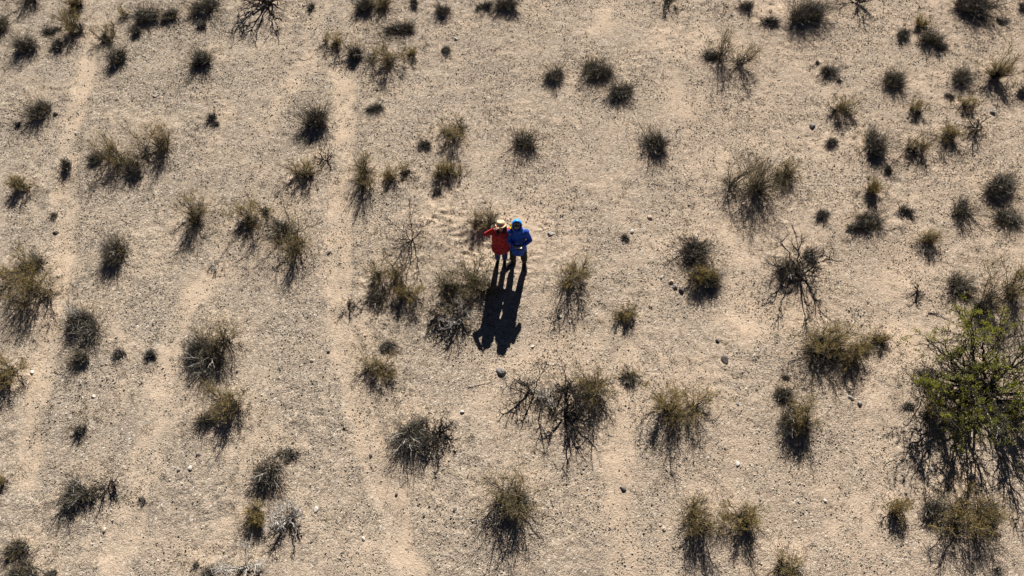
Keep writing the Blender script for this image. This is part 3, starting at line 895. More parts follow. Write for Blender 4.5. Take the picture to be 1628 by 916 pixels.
def shrub_A(root, R, op, rng, small):
    """open shrub: bare stems from one foot, thin leafy twigs at the ends"""
    H = R * op.get('h', 1.1) * 1.32
    ns = int(op.get('stems', 13 if R > .25 else 9) * 1.3)
    leaf = op.get('leaf', .8)
    wide = op.get('wide', 1) * rng.uniform(1.1, 1.35)
    fn = lobes(rng, 6, .42)
    P2 = reshape(crown_tips(ns, R * 1.15, H * 1.12, wide, rng, .15, .42), fn, rng, .6, .7)
    P0 = np.concatenate([rng.normal(size=(ns, 2)) * R * .09, np.full((ns, 1), -.03)], 1)
    P1 = (P0 + P2) / 2 + np.stack([P2[:, 0] * .05, P2[:, 1] * .05, P2[:, 2] * .10], -1) + rng.normal(size=(ns, 3)) * R * .10
    cc, cs = clumps(rng, R, wide)
    ck = rng.integers(0, len(cc), ns)
    P0, P1, P2 = [P * [cs[ck][:, None].repeat(3, 1)][0] * [.82, .82, 1] + cc[ck] for P in (P0, P1, P2)]
    r0 = .005 + R * .010
    if small:
        g = G()
        tubes(g, P0, P1, P2, r0 * .8, .002, 5, 0, 4, R * .03, rng)
        tubes(g, *grow_twigs(P0, P1, P2, 2, R * .5, rng, .2), .0035, .002, 3, 0, 4)
        put(g, 'stem', [M_BARK], root)
    else:
        for k in range(ns):
            g = G()
            s = slice(k, k + 1)
            tubes(g, P0[s], P1[s], P2[s], r0 * rng.uniform(.5, 1.1), .0025, 7, 0, 5, R * .025, rng)
            b = grow_twigs(P0[s], P1[s], P2[s], 5, R * .45, rng, .2, .2, .6)
            tubes(g, *b, .0052, .0026, 4, 0, 4, R * .012, rng)
            put(g, 'stem', [M_BARK], root)
    tw = grow_twigs(P0, P1, P2, 9, R * .42, rng, .35, .25, .6)
    g = G()
    ribbons(g, *tw, .0052, .003, 2, 0, rng)
    tw2 = grow_twigs(*tw, 3, R * .22, rng, .3)
    ribbons(g, *tw2, .0042, .003, 1, 3, rng)
    hz = grow_twigs(P0, P1, P2, 4, R * .5, rng, .55, .35, .8)        # thin straw coloured tips standing out all round
    ribbons(g, *hz, .0048, .003, 2, 3, rng)
    nd = int((300 + 130 * leaf) * min(1, R / .35))                              # dry dark tangle low in the shrub
    core = reshape(crown_tips(nd, R * .60, H * .50, wide, rng, .05, .4), fn, rng, .3, .8)
    c0 = core * rng.uniform(.0, .5, (nd, 1)) + rng.normal(size=(nd, 3)) * R * .04
    ck = rng.integers(0, len(cc), nd)
    core, c0 = core + cc[ck], c0 + cc[ck]
    ribbons(g, c0, (c0 + core) / 2 + rng.normal(size=core.shape) * R * .06, core, .007, .003, 2, 2, rng)
    n = int(len(tw2[0]) * leaf * 4.8)
    k = rng.integers(0, len(tw2[0]), n)
    t = rng.uniform(.1, 1.1, (n, 1))
    P = tw2[0][k] * (1 - t) + tw2[2][k] * t + rng.normal(size=(n, 3)) * .02 + [0, 0, .012]
    leaves(g, P, .0098, 1, rng)
    k = rng.integers(0, len(hz[0]), n // 2)
    t = rng.uniform(.2, 1.1, (n // 2, 1))
    leaves(g, hz[0][k] * (1 - t) + hz[2][k] * t + rng.normal(size=(n // 2, 3)) * .02, .0098, 1, rng)
    put(g, 'foliage', [M_TWIG, M_YELLOW if leaf < 1.35 else M_OLIVE, M_BLADED, M_STRAWY], root)
    if op.get('pale'):
        pale_sticks(root, op['pale'], R, H, rng)

def shrub_B(root, R, op, rng, small):
    """dense tussock: many fine stems fanning out from a broad foot"""
    H = R * op.get('h', 1.0) * .85
    wide = op.get('wide', 1) * rng.uniform(1.08, 1.3)
    n = int(np.clip(500 * (R / .42) ** 1.3, 90, 1100) * (.5 if op.get('sparse') else 1))
    fn = lobes(rng, 6, .6)
    P2 = reshape(crown_tips(n, R * 1.18, H * 1.15, wide, rng, .03, .38), fn, rng, .38, .7)
    P0 = P2 * [.22, .22, 0] + rng.normal(size=(n, 3)) * [R * .10 * wide, R * .10, 0] + [0, 0, -.01]
    P1 = (P0 + P2) / 2 + np.stack([np.zeros(n), np.zeros(n), P2[:, 2] * .12], -1) + rng.normal(size=(n, 3)) * R * .08
    cc, cs = clumps(rng, R, wide, 2, 5, .40)
    ck = rng.integers(0, len(cc), n)
    P0, P1, P2 = [P * cs[ck][:, None] * [.8, .8, 1] + cc[ck] for P in (P0, P1, P2)]
    g = G()
    m = n // 2
    ribbons(g, P0[:m], P1[:m], P2[:m], .008, .003, 3, 0, rng)
    ribbons(g, P0[m:], P1[m:], P2[m:], .008, .003, 3, 1, rng)
    tw = grow_twigs(P0, P1, P2, 2, R * .26, rng, .35, .2, .7)
    h_ = len(tw[0]) // 2
    pk = rng.permutation(len(tw[0]))
    ribbons(g, *[q[pk[:h_]] for q in tw], .0048, .003, 1, 1, rng)
    ribbons(g, *[q[pk[h_:]] for q in tw], .0052, .003, 1, 2, rng)
    nc = n // 2                                                 # short broken stubs round the foot
    q2 = reshape(crown_tips(nc, R * .6, H * .5, wide, rng, .03, .5), fn, rng, .3, .8)
    q0 = q2 * rng.uniform(0, .4, (nc, 1)) + rng.normal(size=(nc, 3)) * R * .06
    ribbons(g, q0, (q0 + q2) / 2 + rng.normal(size=q2.shape) * R * .07, q2 + cc[rng.integers(0, len(cc), nc)] * 0, .009, .004, 2, 1, rng)
    put(g, 'blade_mass', [M_BLADE, M_BLADED, M_LITTIP], root)
    ns = 9
    Q2 = reshape(crown_tips(ns, R * 1.25, H * 1.15, wide, rng, .2, .4), fn, rng, .7, .8)
    Q0 = Q2 * [.1, .1, 0] + [0, 0, -.02]
    Q1 = (Q0 + Q2) / 2 + rng.normal(size=(ns, 3)) * R * .12
    if small:
        g = G()
        tubes(g, Q0, Q1, Q2, .006, .0025, 4, 0, 4)
        put(g, 'stem', [M_BARK], root)
    else:
        for k in range(ns):
            g = G()
            s = slice(k, k + 1)
            tubes(g, Q0[s], Q1[s], Q2[s], .008, .003, 5, 0, 5, R * .02, rng)
            tubes(g, *grow_twigs(Q0[s], Q1[s], Q2[s], 4, R * .4, rng, .3, .1, .6), .004, .002, 3, 0, 4)
            put(g, 'stem', [M_BARK], root)
    if not small:
        nt = 150 if op.get('tips') else 75
        nl = nt * 7 // 2
        g = G()
        e = reshape(crown_tips(nt, R * 1.3, H * 1.4, wide, rng, .1, .5), fn, rng, .6, .8)
        s = e * [.5, .5, .45]
        ribbons(g, s, (s + e) / 2 + rng.normal(size=e.shape) * R * .05, e, .004, .003, 2, 0, rng)
        kk = rng.integers(0, len(e), nl)
        t = rng.uniform(.5, 1.05, (nl, 1))
        leaves(g, s[kk] * (1 - t) + e[kk] * t + rng.normal(size=(nl, 3)) * .016, .009, 1, rng)
        put(g, 'foliage', [M_TWIG, M_YELLOW], root)
    if op.get('pale'):
        pale_sticks(root, op['pale'], R * 1.02, H * 1.08, rng)

def shrub_D(root, R, op, rng, small):
    """leafless shrub: forking bare limbs"""
    H = R * op.get('h', 1.0) * 1.2
    n = op.get('limbs', 7 if not small else 5)
    pale = op.get('pale', 0)
    for k in range(n):
        mt = M_PALE if rng.uniform() < pale else M_BARK
        tip = crown_tips(1, R, H, 1, rng, .35, .45)[0]
        P0 = np.array([[rng.normal() * R * .05, rng.normal() * R * .05, -.03]])
        P2 = tip[None]
        P1 = (P0 + P2) / 2 + rng.normal(size=(1, 3)) * R * .14
        g = G()
        r0 = (.009 + .028 * R) * op.get('thin', 1) * rng.uniform(.6, 1.1)
        tubes(g, P0, P1, P2, r0, .004, 7, 0, 6, R * .03, rng)
        b = grow_twigs(P0, P1, P2, 6 if not small else 4, R * .5, rng, .25, .1, .55)
        tubes(g, *b, r0 * .5, .003, 4, 0, 5, R * .02, rng)
        c = grow_twigs(*b, 4, R * .26, rng, .3, .05, .7)
        tubes(g, *c, .0042, .002, 2, 0, 4, R * .01, rng)
        e = grow_twigs(*c, 3, R * .14, rng, .3, .0, .8)
        ribbons(g, *e, .005, .003, 1, 0, rng)
        put(g, 'limb', [mt], root)

def plants():
    names = {'A': ('desert_shrub', 'shrub', 'open yellowish shrubs scattered over the gravel'),
             'B': ('dry_tussock', 'tussock', 'dense grey and dark tussocks scattered over the gravel'),
             'C': ('plant_tuft', 'tuft', 'small dark tufts scattered over the gravel'),
             'D': ('dead_shrub', 'dead shrub', 'leafless dead plants scattered over the gravel')}
    for k, (kind, px, py, r, lab, op) in enumerate(PLANTS):
        rng = np.random.default_rng(1000 + k)
        R = r / scale_at(py) * {'A': 1.45, 'B': 1.36, 'C': 1.4, 'D': 1.35}[kind]
        off = {'A': .15, 'B': .45, 'C': .4, 'D': .1}[kind] * r
        x, y = at(px, py + off)
        nm, cat, grp = names[kind]
        root = bpy.data.objects.new(nm, None)
        root.empty_display_size = .2
        COL.objects.link(root)
        root.location = (x, y, float(hgt(x, y)))
        tag(root, lab, cat, grp)
        small = r < 15
        {'A': shrub_A, 'B': shrub_B, 'C': shrub_B, 'D': shrub_D}[kind](root, R, op, rng, small)
plants()

# ------------------------------------------------------------------ the green tree at the right
def green_tree():
    rng = np.random.default_rng(77)
    bx, by = at(1556, 634)
    root = bpy.data.objects.new('green_tree', None)
    COL.objects.link(root)
    root.location = (bx, by, float(hgt(bx, by)))
    tag(root, 'low spreading green leaved tree with black crooked limbs at the right edge', 'tree')
    g = G()
    tubes(g, np.array([[0, 0, -.1]]), np.array([[.03, .02, .1]]), np.array([[.0, .05, .3]]), .11, .085, 5, 0, 10, .008, rng)
    put(g, 'trunk', [M_BARK], root, True)
    R, H, n = 1.6, 1.35, 28
    allb = []
    for k in range(n):
        a = k / n * 2 * math.pi + rng.uniform(-.2, .2)
        rho = rng.uniform(.45, 1.0)
        tip = np.array([math.cos(a) * R * 1.18 * rho, math.sin(a) * R * rho * .9 + .05, H * (1.02 - .42 * rho ** 2) * rng.uniform(.8, 1.05)])
        P0 = np.array([[rng.normal() * .16, .04 + rng.normal() * .14, rng.uniform(-.03, .25)]])
        P2 = tip[None]
        P1 = (P0 + P2) / 2 + rng.normal(size=(1, 3)) * .12 + [tip[0] * .1, tip[1] * .1, -.05]
        g = G()
        tubes(g, P0, P1, P2, rng.uniform(.022, .042), .009, 12, 0, 8, .03, rng)
        b = grow_twigs(P0, P1, P2, 8, .75, rng, .2, .2, .6)
        tubes(g, *b, .013, .005, 6, 0, 6, .016, rng)
        c = grow_twigs(*b, 4, .38, rng, .25, .15, .6)
        tubes(g, *c, .0075, .003, 3, 0, 5, .008, rng)
        e = grow_twigs(*c, 3, .17, rng, .2, .1, .8)
        tubes(g, *e, .004, .0025, 2, 0, 4)
        put(g, 'limb', [M_BARK], root, True)
        allb.append(e)
    E = [np.concatenate([q[i] for q in allb]) for i in range(3)]
    # leaves sit in clumps: sunlight coloured into full bright sprays, shade into the dull leaves
    pr = perlin(E[2][:, 0] * 2.3 + 3, E[2][:, 1] * 2.3 + E[2][:, 2] * .7, 31) + .5 * perlin(E[2][:, 0] * 5.5, E[2][:, 1] * 5.5 + E[2][:, 2] * 3, 32)
    pr += .22 * (E[2][:, 2] / H - .6) + .05 * (E[2][:, 1] / R)  # more of the sunlit colour higher up and on the sunward side
    g = G()
    for mi, full in ((0, np.clip((pr + .0) * 4.0, 0, 1) * 33), (1, np.clip(.25 + pr * 2, 0.08, 1) * 9)):
        cnt = rng.poisson(full)
        kk = np.repeat(np.arange(len(full)), cnt)
        t = rng.uniform(.1, 1.2, (len(kk), 1))
        P = E[0][kk] * (1 - t) + E[2][kk] * t + rng.normal(size=(len(kk), 3)) * .020
        leaves(g, P, .0140, mi, rng)
    put(g, 'crown', [M_GREENLIT, M_GREENSHADE], root)
    pale_sticks(root, 8, R * .8, H * .75, rng)
green_tree()

# ------------------------------------------------------------------ stones and sticks
M_STONE = {'grey': simple('stone_grey', (.22, .20, .185), .85, 30, .3, .004),
           'dark': simple('stone_dark', (.12, .105, .095), .8, 30, .35, .004),
           'white': simple('stone_white', (.50, .465, .41), .8, 30, .15, .003),
           'tan': simple('stone_tan', (.42, .33, .25), .85, 30, .25, .004)}
def stones():
    for k, (px, py, r, lab, colr) in enumerate(STONES):
        rng = np.random.default_rng(300 + k)
        R = (1.05 if r > 6 else .85) * r / scale_at(py)
        nu, nv = 14, 9
        th = np.linspace(0, math.pi, nv)[:, None]
        ph = (np.arange(nu) / nu * 2 * math.pi)[None]
        D = np.stack([np.sin(th) * np.cos(ph), np.sin(th) * np.sin(ph), np.cos(th) + 0 * ph], -1).reshape(-1, 3)
        rad = np.ones(len(D))
        for _ in range(9):            # flat facets cut off a ball
            nrm = unit(rng.normal(size=3))
            c = rng.uniform(.58, .9)
            d = D @ nrm
            rad = np.where(d > 1e-3, np.minimum(rad, c / np.maximum(d, 1e-3)), rad)
        V = D * rad[:, None] * (1 + rng.normal(size=(len(D), 1)) * .025)
        V = V * [1.2, .9, .75] * R
        a = rng.uniform(0, 2 * math.pi)
        V = V @ np.array([[math.cos(a), math.sin(a), 0], [-math.sin(a), math.cos(a), 0], [0, 0, 1]])
        i = np.arange(nv - 1)[:, None] * nu
        j = np.arange(nu)[None]
        F = np.stack([i + j, i + nu + j, i + nu + (j + 1) % nu, i + (j + 1) % nu], -1).reshape(-1, 4)
        g = G()
        g.add(V, F)
        x, y = at(px, py)
        o = put(g, 'stone', [M_STONE[colr]], loc=(x, y, float(hgt(x, y)) + R * .18))
        tag(o, lab, 'stone', 'loose stones lying on the gravel')
stones()

def sticks():
    for k, (pts, th, lab, c) in enumerate(STICKS):
        rng = np.random.default_rng(500 + k)
        gx, gy = at([p[0] for p in pts], [p[1] for p in pts])
        z = hgt(gx, gy) + th * .8
        P = np.stack([gx, gy, z], -1)
        c0 = P[0]
        P = P - c0
        mid = 2 * P[1] - (P[0] + P[-1]) / 2 if len(P) > 2 else (P[0] + P[-1]) / 2 + rng.normal(size=3) * [.01, .01, 0]
        g = G()
        th = th * .55
        tubes(g, P[:1], mid[None], P[-1:], th, th * .4, 10, 0, 6, .006, rng)
        b = grow_twigs(P[:1], mid[None], P[-1:], 3, .12, rng, .3, .1, .6)
        tubes(g, *b, th * .4, th * .2, 3, 0, 4)
        o = put(g, 'fallen_stick', [M_PALE if c == 'p' else M_BARK], loc=c0)
        tag(o, lab, 'stick', 'fallen sticks lying on the ground')
sticks()

# ------------------------------------------------------------------ people
M_SKIN = simple('skin', (.45, .27, .19), .6, 30, .08)
M_RED = simple('red_cloth', (.40, .024, .026), .85, 14, .5, .025)
M_REDD = simple('red_trim', (.20, .012, .014), .7, 30, .2)
M_BLUE = simple('blue_cloth', (.010, .075, .38), .7, 14, .5, .025, .3)
M_BLUELIT = simple('lit_blue_hood', (.018, .25, .78), .5, 18, .2, .006, .4)  # jacket blue painted brighter for the light on top of the hood
M_JEAN = simple('denim', (.025, .058, .16), .85, 50, .3, .003)
M_DARKP = simple('dark_trousers', (.020, .020, .015), .85, 40, .3, .004)
M_SHOE = simple('dark_boot', (.018, .015, .013), .7, 40, .3)
M_SOLE = simple('boot_sole', (.05, .045, .04), .9, 40, .2)
M_STRAW = simple('straw', (.62, .45, .26), .85, 90, .2, .003)
M_BAND = simple('hat_band', (.55, .22, .18), .8, 50, .2)
M_HAIR = simple('dark_hair', (.018, .012, .009), .5, 60, .4, .003)
M_YGLOVE = simple('yellow_knit', (.80, .60, .015), .8, 60, .2, .002)
M_PLAST = simple('dark_plastic', (.03, .03, .033), .4, 50, .1)
M_LIGHTP = simple('light_grey_plastic', (.62, .63, .65), .4, 50, .05)
M_GLASS = simple('dark_lens', (.01, .01, .012), .15, 50, .05, 0, .6)
M_SHIRT = simple('olive_shirt', (.06, .075, .03), .8, 40, .2)
M_LIP = simple('lip', (.30, .10, .085), .5, 40, .1)

def catmull(P, n):
    P = np.asarray(P, float)
    Q = np.concatenate([[2 * P[0] - P[1]], P, [2 * P[-1] - P[-2]]])
    out = []
    for i in range(1, len(Q) - 2):
        for k in range(n):
            t = k / n
            a, b, c, d = Q[i - 1], Q[i], Q[i + 1], Q[i + 2]
            out.append(.5 * (2 * b + (c - a) * t + (2 * a - 5 * b + 4 * c - d) * t * t + (3 * b - a - 3 * c + d) * t ** 3))
    out.append(Q[-2])
    return np.array(out)

def loft(g, path, mat=0, seg=18, n=5, caps=(True, True), rng=None, fold=0.0):
    """path rows: x, y, z, half width across x, half depth"""
    C = catmull(path, n)
    P, Rx, Ry = C[:, :3], C[:, 3], C[:, 4]
    T = unit(np.gradient(P, axis=0))
    X = np.tile(np.array([1.0, 0, 0]), (len(P), 1))
    flat = np.abs(T[:, 0]) > .8
    X[flat] = [0, 0, 1.0]
    if flat.any() and not flat.all():
        X[:] = [0, 1.0, 0]
        A = unit(X - T * np.sum(X * T, 1, keepdims=True))
    else:
        A = unit(X - T * np.sum(X * T, 1, keepdims=True))
    B = np.cross(T, A)
    ang = np.arange(seg) / seg * 2 * math.pi
    wob = np.ones((len(P), seg))
    if fold and rng is not None:
        s, ph = rng.uniform(2, 4), rng.uniform(0, 6)
        zz = np.arange(len(P))[:, None] * .9
        wob += fold * np.sin(zz + 3 * ang[None] * 1.0 + ph) * .6 + fold * np.sin(zz * 1.7 - 2 * ang[None] + s) * .5
    V = P[:, None] + A[:, None] * (np.cos(ang)[None] * Rx[:, None] * wob)[..., None] + B[:, None] * (np.sin(ang)[None] * Ry[:, None] * wob)[..., None]
    m = len(P)
    i = np.arange(m - 1)[:, None] * seg
    j = np.arange(seg)[None]
    F = np.stack([i + j, i + (j + 1) % seg, i + seg + (j + 1) % seg, i + seg + j], -1).reshape(-1, 4)
    base = g.n
    g.add(V.reshape(-1, 3), F, mat)
    for end, do in ((0, caps[0]), (m - 1, caps[1])):
        if do:
            idx = (np.arange(seg) + end * seg) + base
            q = idx if end else idx[::-1]
            g.f.append(np.array([[q[0], q[k], q[k + 1], q[k + 2]] if False else [q[0], q[k], q[k + 1]] for k in range(1, seg - 1)]))
            g.m.append(np.full(seg - 2, mat))

def skin_body(name, chains, mat, parent, levels=2):
    """chains: list of vertex rows (x, y, z, r); a row ('@', i) continues from vertex i. One Skin surface."""
    V, R, E, roots = [], [], [], []
    for ch in chains:
        prev = None
        for q in ch:
            if q[0] == '@':
                prev = q[1]
                continue
            V.append(q[:3]); R.append(q[3])
            k = len(V) - 1
            if prev is None:
                roots.append(k)
            else:
                E.append((prev, k))
            prev = k
    me = bpy.data.meshes.new(name)
    me.from_pydata([tuple(v) for v in V], E, [])
    o = bpy.data.objects.new(name, me)
    COL.objects.link(o)
    sk = o.modifiers.new('skin', 'SKIN')
    sk.use_smooth_shade = True
    if not me.skin_vertices:
        bpy.context.view_layer.objects.active = o
        bpy.ops.mesh.customdata_skin_add()
    lay = me.skin_vertices[0].data
    for k, r in enumerate(R):
        lay[k].radius = (r, r)
        lay[k].use_root = k in roots
    ss = o.modifiers.new('smooth', 'SUBSURF')
    ss.levels = ss.render_levels = levels
    bpy.context.view_layer.update()
    dg = bpy.context.evaluated_depsgraph_get()
    me2 = bpy.data.meshes.new_from_object(o.evaluated_get(dg))
    me2.name = name
    o.modifiers.clear()
    o.data = me2
    me2.materials.clear()
    me2.materials.append(mat)
    me2.polygons.foreach_set('use_smooth', [True] * len(me2.polygons))
    o.parent = parent
    return o

def tilt(p, c, a, turn=0.0, roll=0.0):
    """head pose: tip the face (-Y) upwards by a about the point c"""
    v = Vector(p) - Vector(c)
    v = Matrix.Rotation(turn, 3, 'Z') @ Matrix.Rotation(-a, 3, 'X') @ Matrix.Rotation(roll, 3, 'Y') @ v
    return np.array(v + Vector(c))

def hand_chains(wrist, d, pn, side, curl, s=1.0):
    """palm and five bent fingers; d forearm direction, pn palm normal, side = thumb direction"""
    d, pn = unit(np.array(d, float)), unit(np.array(pn, float))
    side = unit(np.array(side, float))
    w = np.array(wrist, float)
    out = [[(*(w), .026 * s), (*(w + d * .045 * s), .030 * s), (*(w + d * .08 * s), .028 * s)]]
    for k, L in enumerate((.068, .076, .070, .055)):
        b = w + d * .072 * s + side * (.030 - .020 * k) * s
        e1 = b + (d * math.cos(curl * .5) + pn * math.sin(curl * .5)) * L * .5 * s
        e2 = e1 + (d * math.cos(curl) + pn * math.sin(curl)) * L * .32 * s
        e3 = e2 + (d * math.cos(curl * 1.5) + pn * math.sin(curl * 1.5)) * L * .25 * s
        out.append([(*b, .0092 * s), (*e1, .0088 * s), (*e2, .008 * s), (*e3, .007 * s)])
    b = w + d * .03 * s + side * .024 * s
    e1 = b + (d * .6 + side * .8) * .035 * s + pn * .008
    e2 = e1 + (d * .9 + side * .25 + pn * .35) * .030 * s
    out.append([(*b, .012 * s), (*e1, .0105 * s), (*e2, .0085 * s)])
    return out

def head_chain(c, a, s, turn, roll, neck):
    t = lambda x, y, z: tilt((c[0] + x * s, c[1] + y * s, c[2] + z * s), c, a, turn, roll)
    return [(*t(0, -.005, .02), .062 * s), (*t(0, -.015, .075), .082 * s), (*t(0, .0, .135), .092 * s), (*t(0, .008, .185), .075 * s)]

def ellipsoid(g, M, c, r, mat=0, nu=12, nv=8):
    th = np.linspace(0, math.pi, nv)[:, None]
    ph = (np.arange(nu) / nu * 2 * math.pi)[None]
    D = np.stack([np.sin(th) * np.cos(ph), np.sin(th) * np.sin(ph), np.cos(th) + 0 * ph], -1).reshape(-1, 3) * r + c
    V = np.array([M(*p) for p in D])
    i = np.arange(nv - 1)[:, None] * nu
    j = np.arange(nu)[None]
    g.add(V, np.stack([i + j, i + nu + j, i + nu + (j + 1) % nu, i + (j + 1) % nu], -1).reshape(-1, 4), mat)

def face_parts(root, M, lens):
    for sx in (-1, 1):
        g = G(); ellipsoid(g, M, (sx * .033, -.084, .105), (.017, .010, .011)); put(g, 'eye', [M_LIGHTP if not lens else M_GLASS], root, True)
        g = G(); ellipsoid(g, M, (sx * .088, .01, .095), (.012, .024, .034)); put(g, 'ear', [M_SKIN], root, True)
    g = G(); ellipsoid(g, M, (0, -.100, .078), (.014, .022, .026)); put(g, 'nose', [M_SKIN], root, True)
    g = G(); ellipsoid(g, M, (0, -.090, .040), (.026, .010, .008)); put(g, 'mouth', [M_LIP], root, True)
    if lens:
        s = G()
        for sx in (-1, 1):
            ellipsoid(s, M, (sx * .035, -.098, .108), (.032, .010, .024))
        ellipsoid(s, M, (0, -.104, .114), (.030, .006, .005))
        put(s, 'sunglasses', [M_GLASS], root, True)

def lathe(g, M, prof, mat=0, seg=28, sq=(1, 1), wav=0.0):
    ang = np.arange(seg) / seg * 2 * math.pi
    V = []
    for r, z in prof:
        for a in ang:
            V.append(M(math.cos(a) * r * sq[0], math.sin(a) * r * sq[1], z + wav * r * math.cos(2 * a)))
    m = len(prof)
    i = np.arange(m - 1)[:, None] * seg
    j = np.arange(seg)[None]
    g.add(np.array(V), np.stack([i + j, i + (j + 1) % seg, i + seg + (j + 1) % seg, i + seg + j], -1).reshape(-1, 4), mat)

def boot(root, x, y, ang, s=1.0):
    """ankle boot pointing along ang (0 = towards -Y)"""
    c, sn = math.cos(ang), math.sin(ang)
    f = lambda lx, ly, lz: (x + (lx * c - ly * sn) * s, y + (lx * sn + ly * c) * s, lz * s)
    g = G()
    rows = [(-.20, .036, .040, .028), (-.16, .040, .047, .034), (-.09, .045, .045, .040), (-.02, .060, .040, .055), (.03, .062, .040, .058), (.075, .050, .036, .045)]
    V = []
    seg = 14
    for ly, zc, hw, hh in rows:
        for k in range(seg):
            a = k / seg * 2 * math.pi
            V.append(f(hw * math.cos(a), ly, max(.006, zc + hh * math.sin(a))))
    i = np.arange(len(rows) - 1)[:, None] * seg
    j = np.arange(seg)[None]
    g.add(V, np.stack([i + j, i + (j + 1) % seg, i + seg + (j + 1) % seg, i + seg + j], -1).reshape(-1, 4))
    b = g.n - len(V)
    for e in (0, len(rows) - 1):
        q = np.arange(seg) + e * seg + b
        g.f.append(np.array([[q[0], q[k], q[k + 1]] for k in range(1, seg - 1)])); g.m.append(np.zeros(seg - 2, int))
    g2path = [f(0, .01, .05), f(0, .012, .10), f(0, .015, .19)]
    loft(g, [(*p, r * s, r * 1.1 * s) for p, r in zip(g2path, (.048, .046, .056))], seg=14, n=3)
    o = put(g, 'boot', [M_SHOE], root, True)
    g = G()
    V = []
    for ly, hw in ((-.215, .02), (-.19, .040), (-.14, .051), (-.07, .049), (0, .044), (.06, .042), (.082, .022)):
        for sx, z in ((-1, 0), (1, 0), (1, .014), (-1, .014)):
            V.append(f(sx * hw, ly, z))
    i = np.arange(6)[:, None] * 4
    j = np.arange(4)[None]
    g.add(V, np.stack([i + j, i + (j + 1) % 4, i + 4 + (j + 1) % 4, i + 4 + j], -1).reshape(-1, 4))
    put(g, 'sole', [M_SOLE], o)

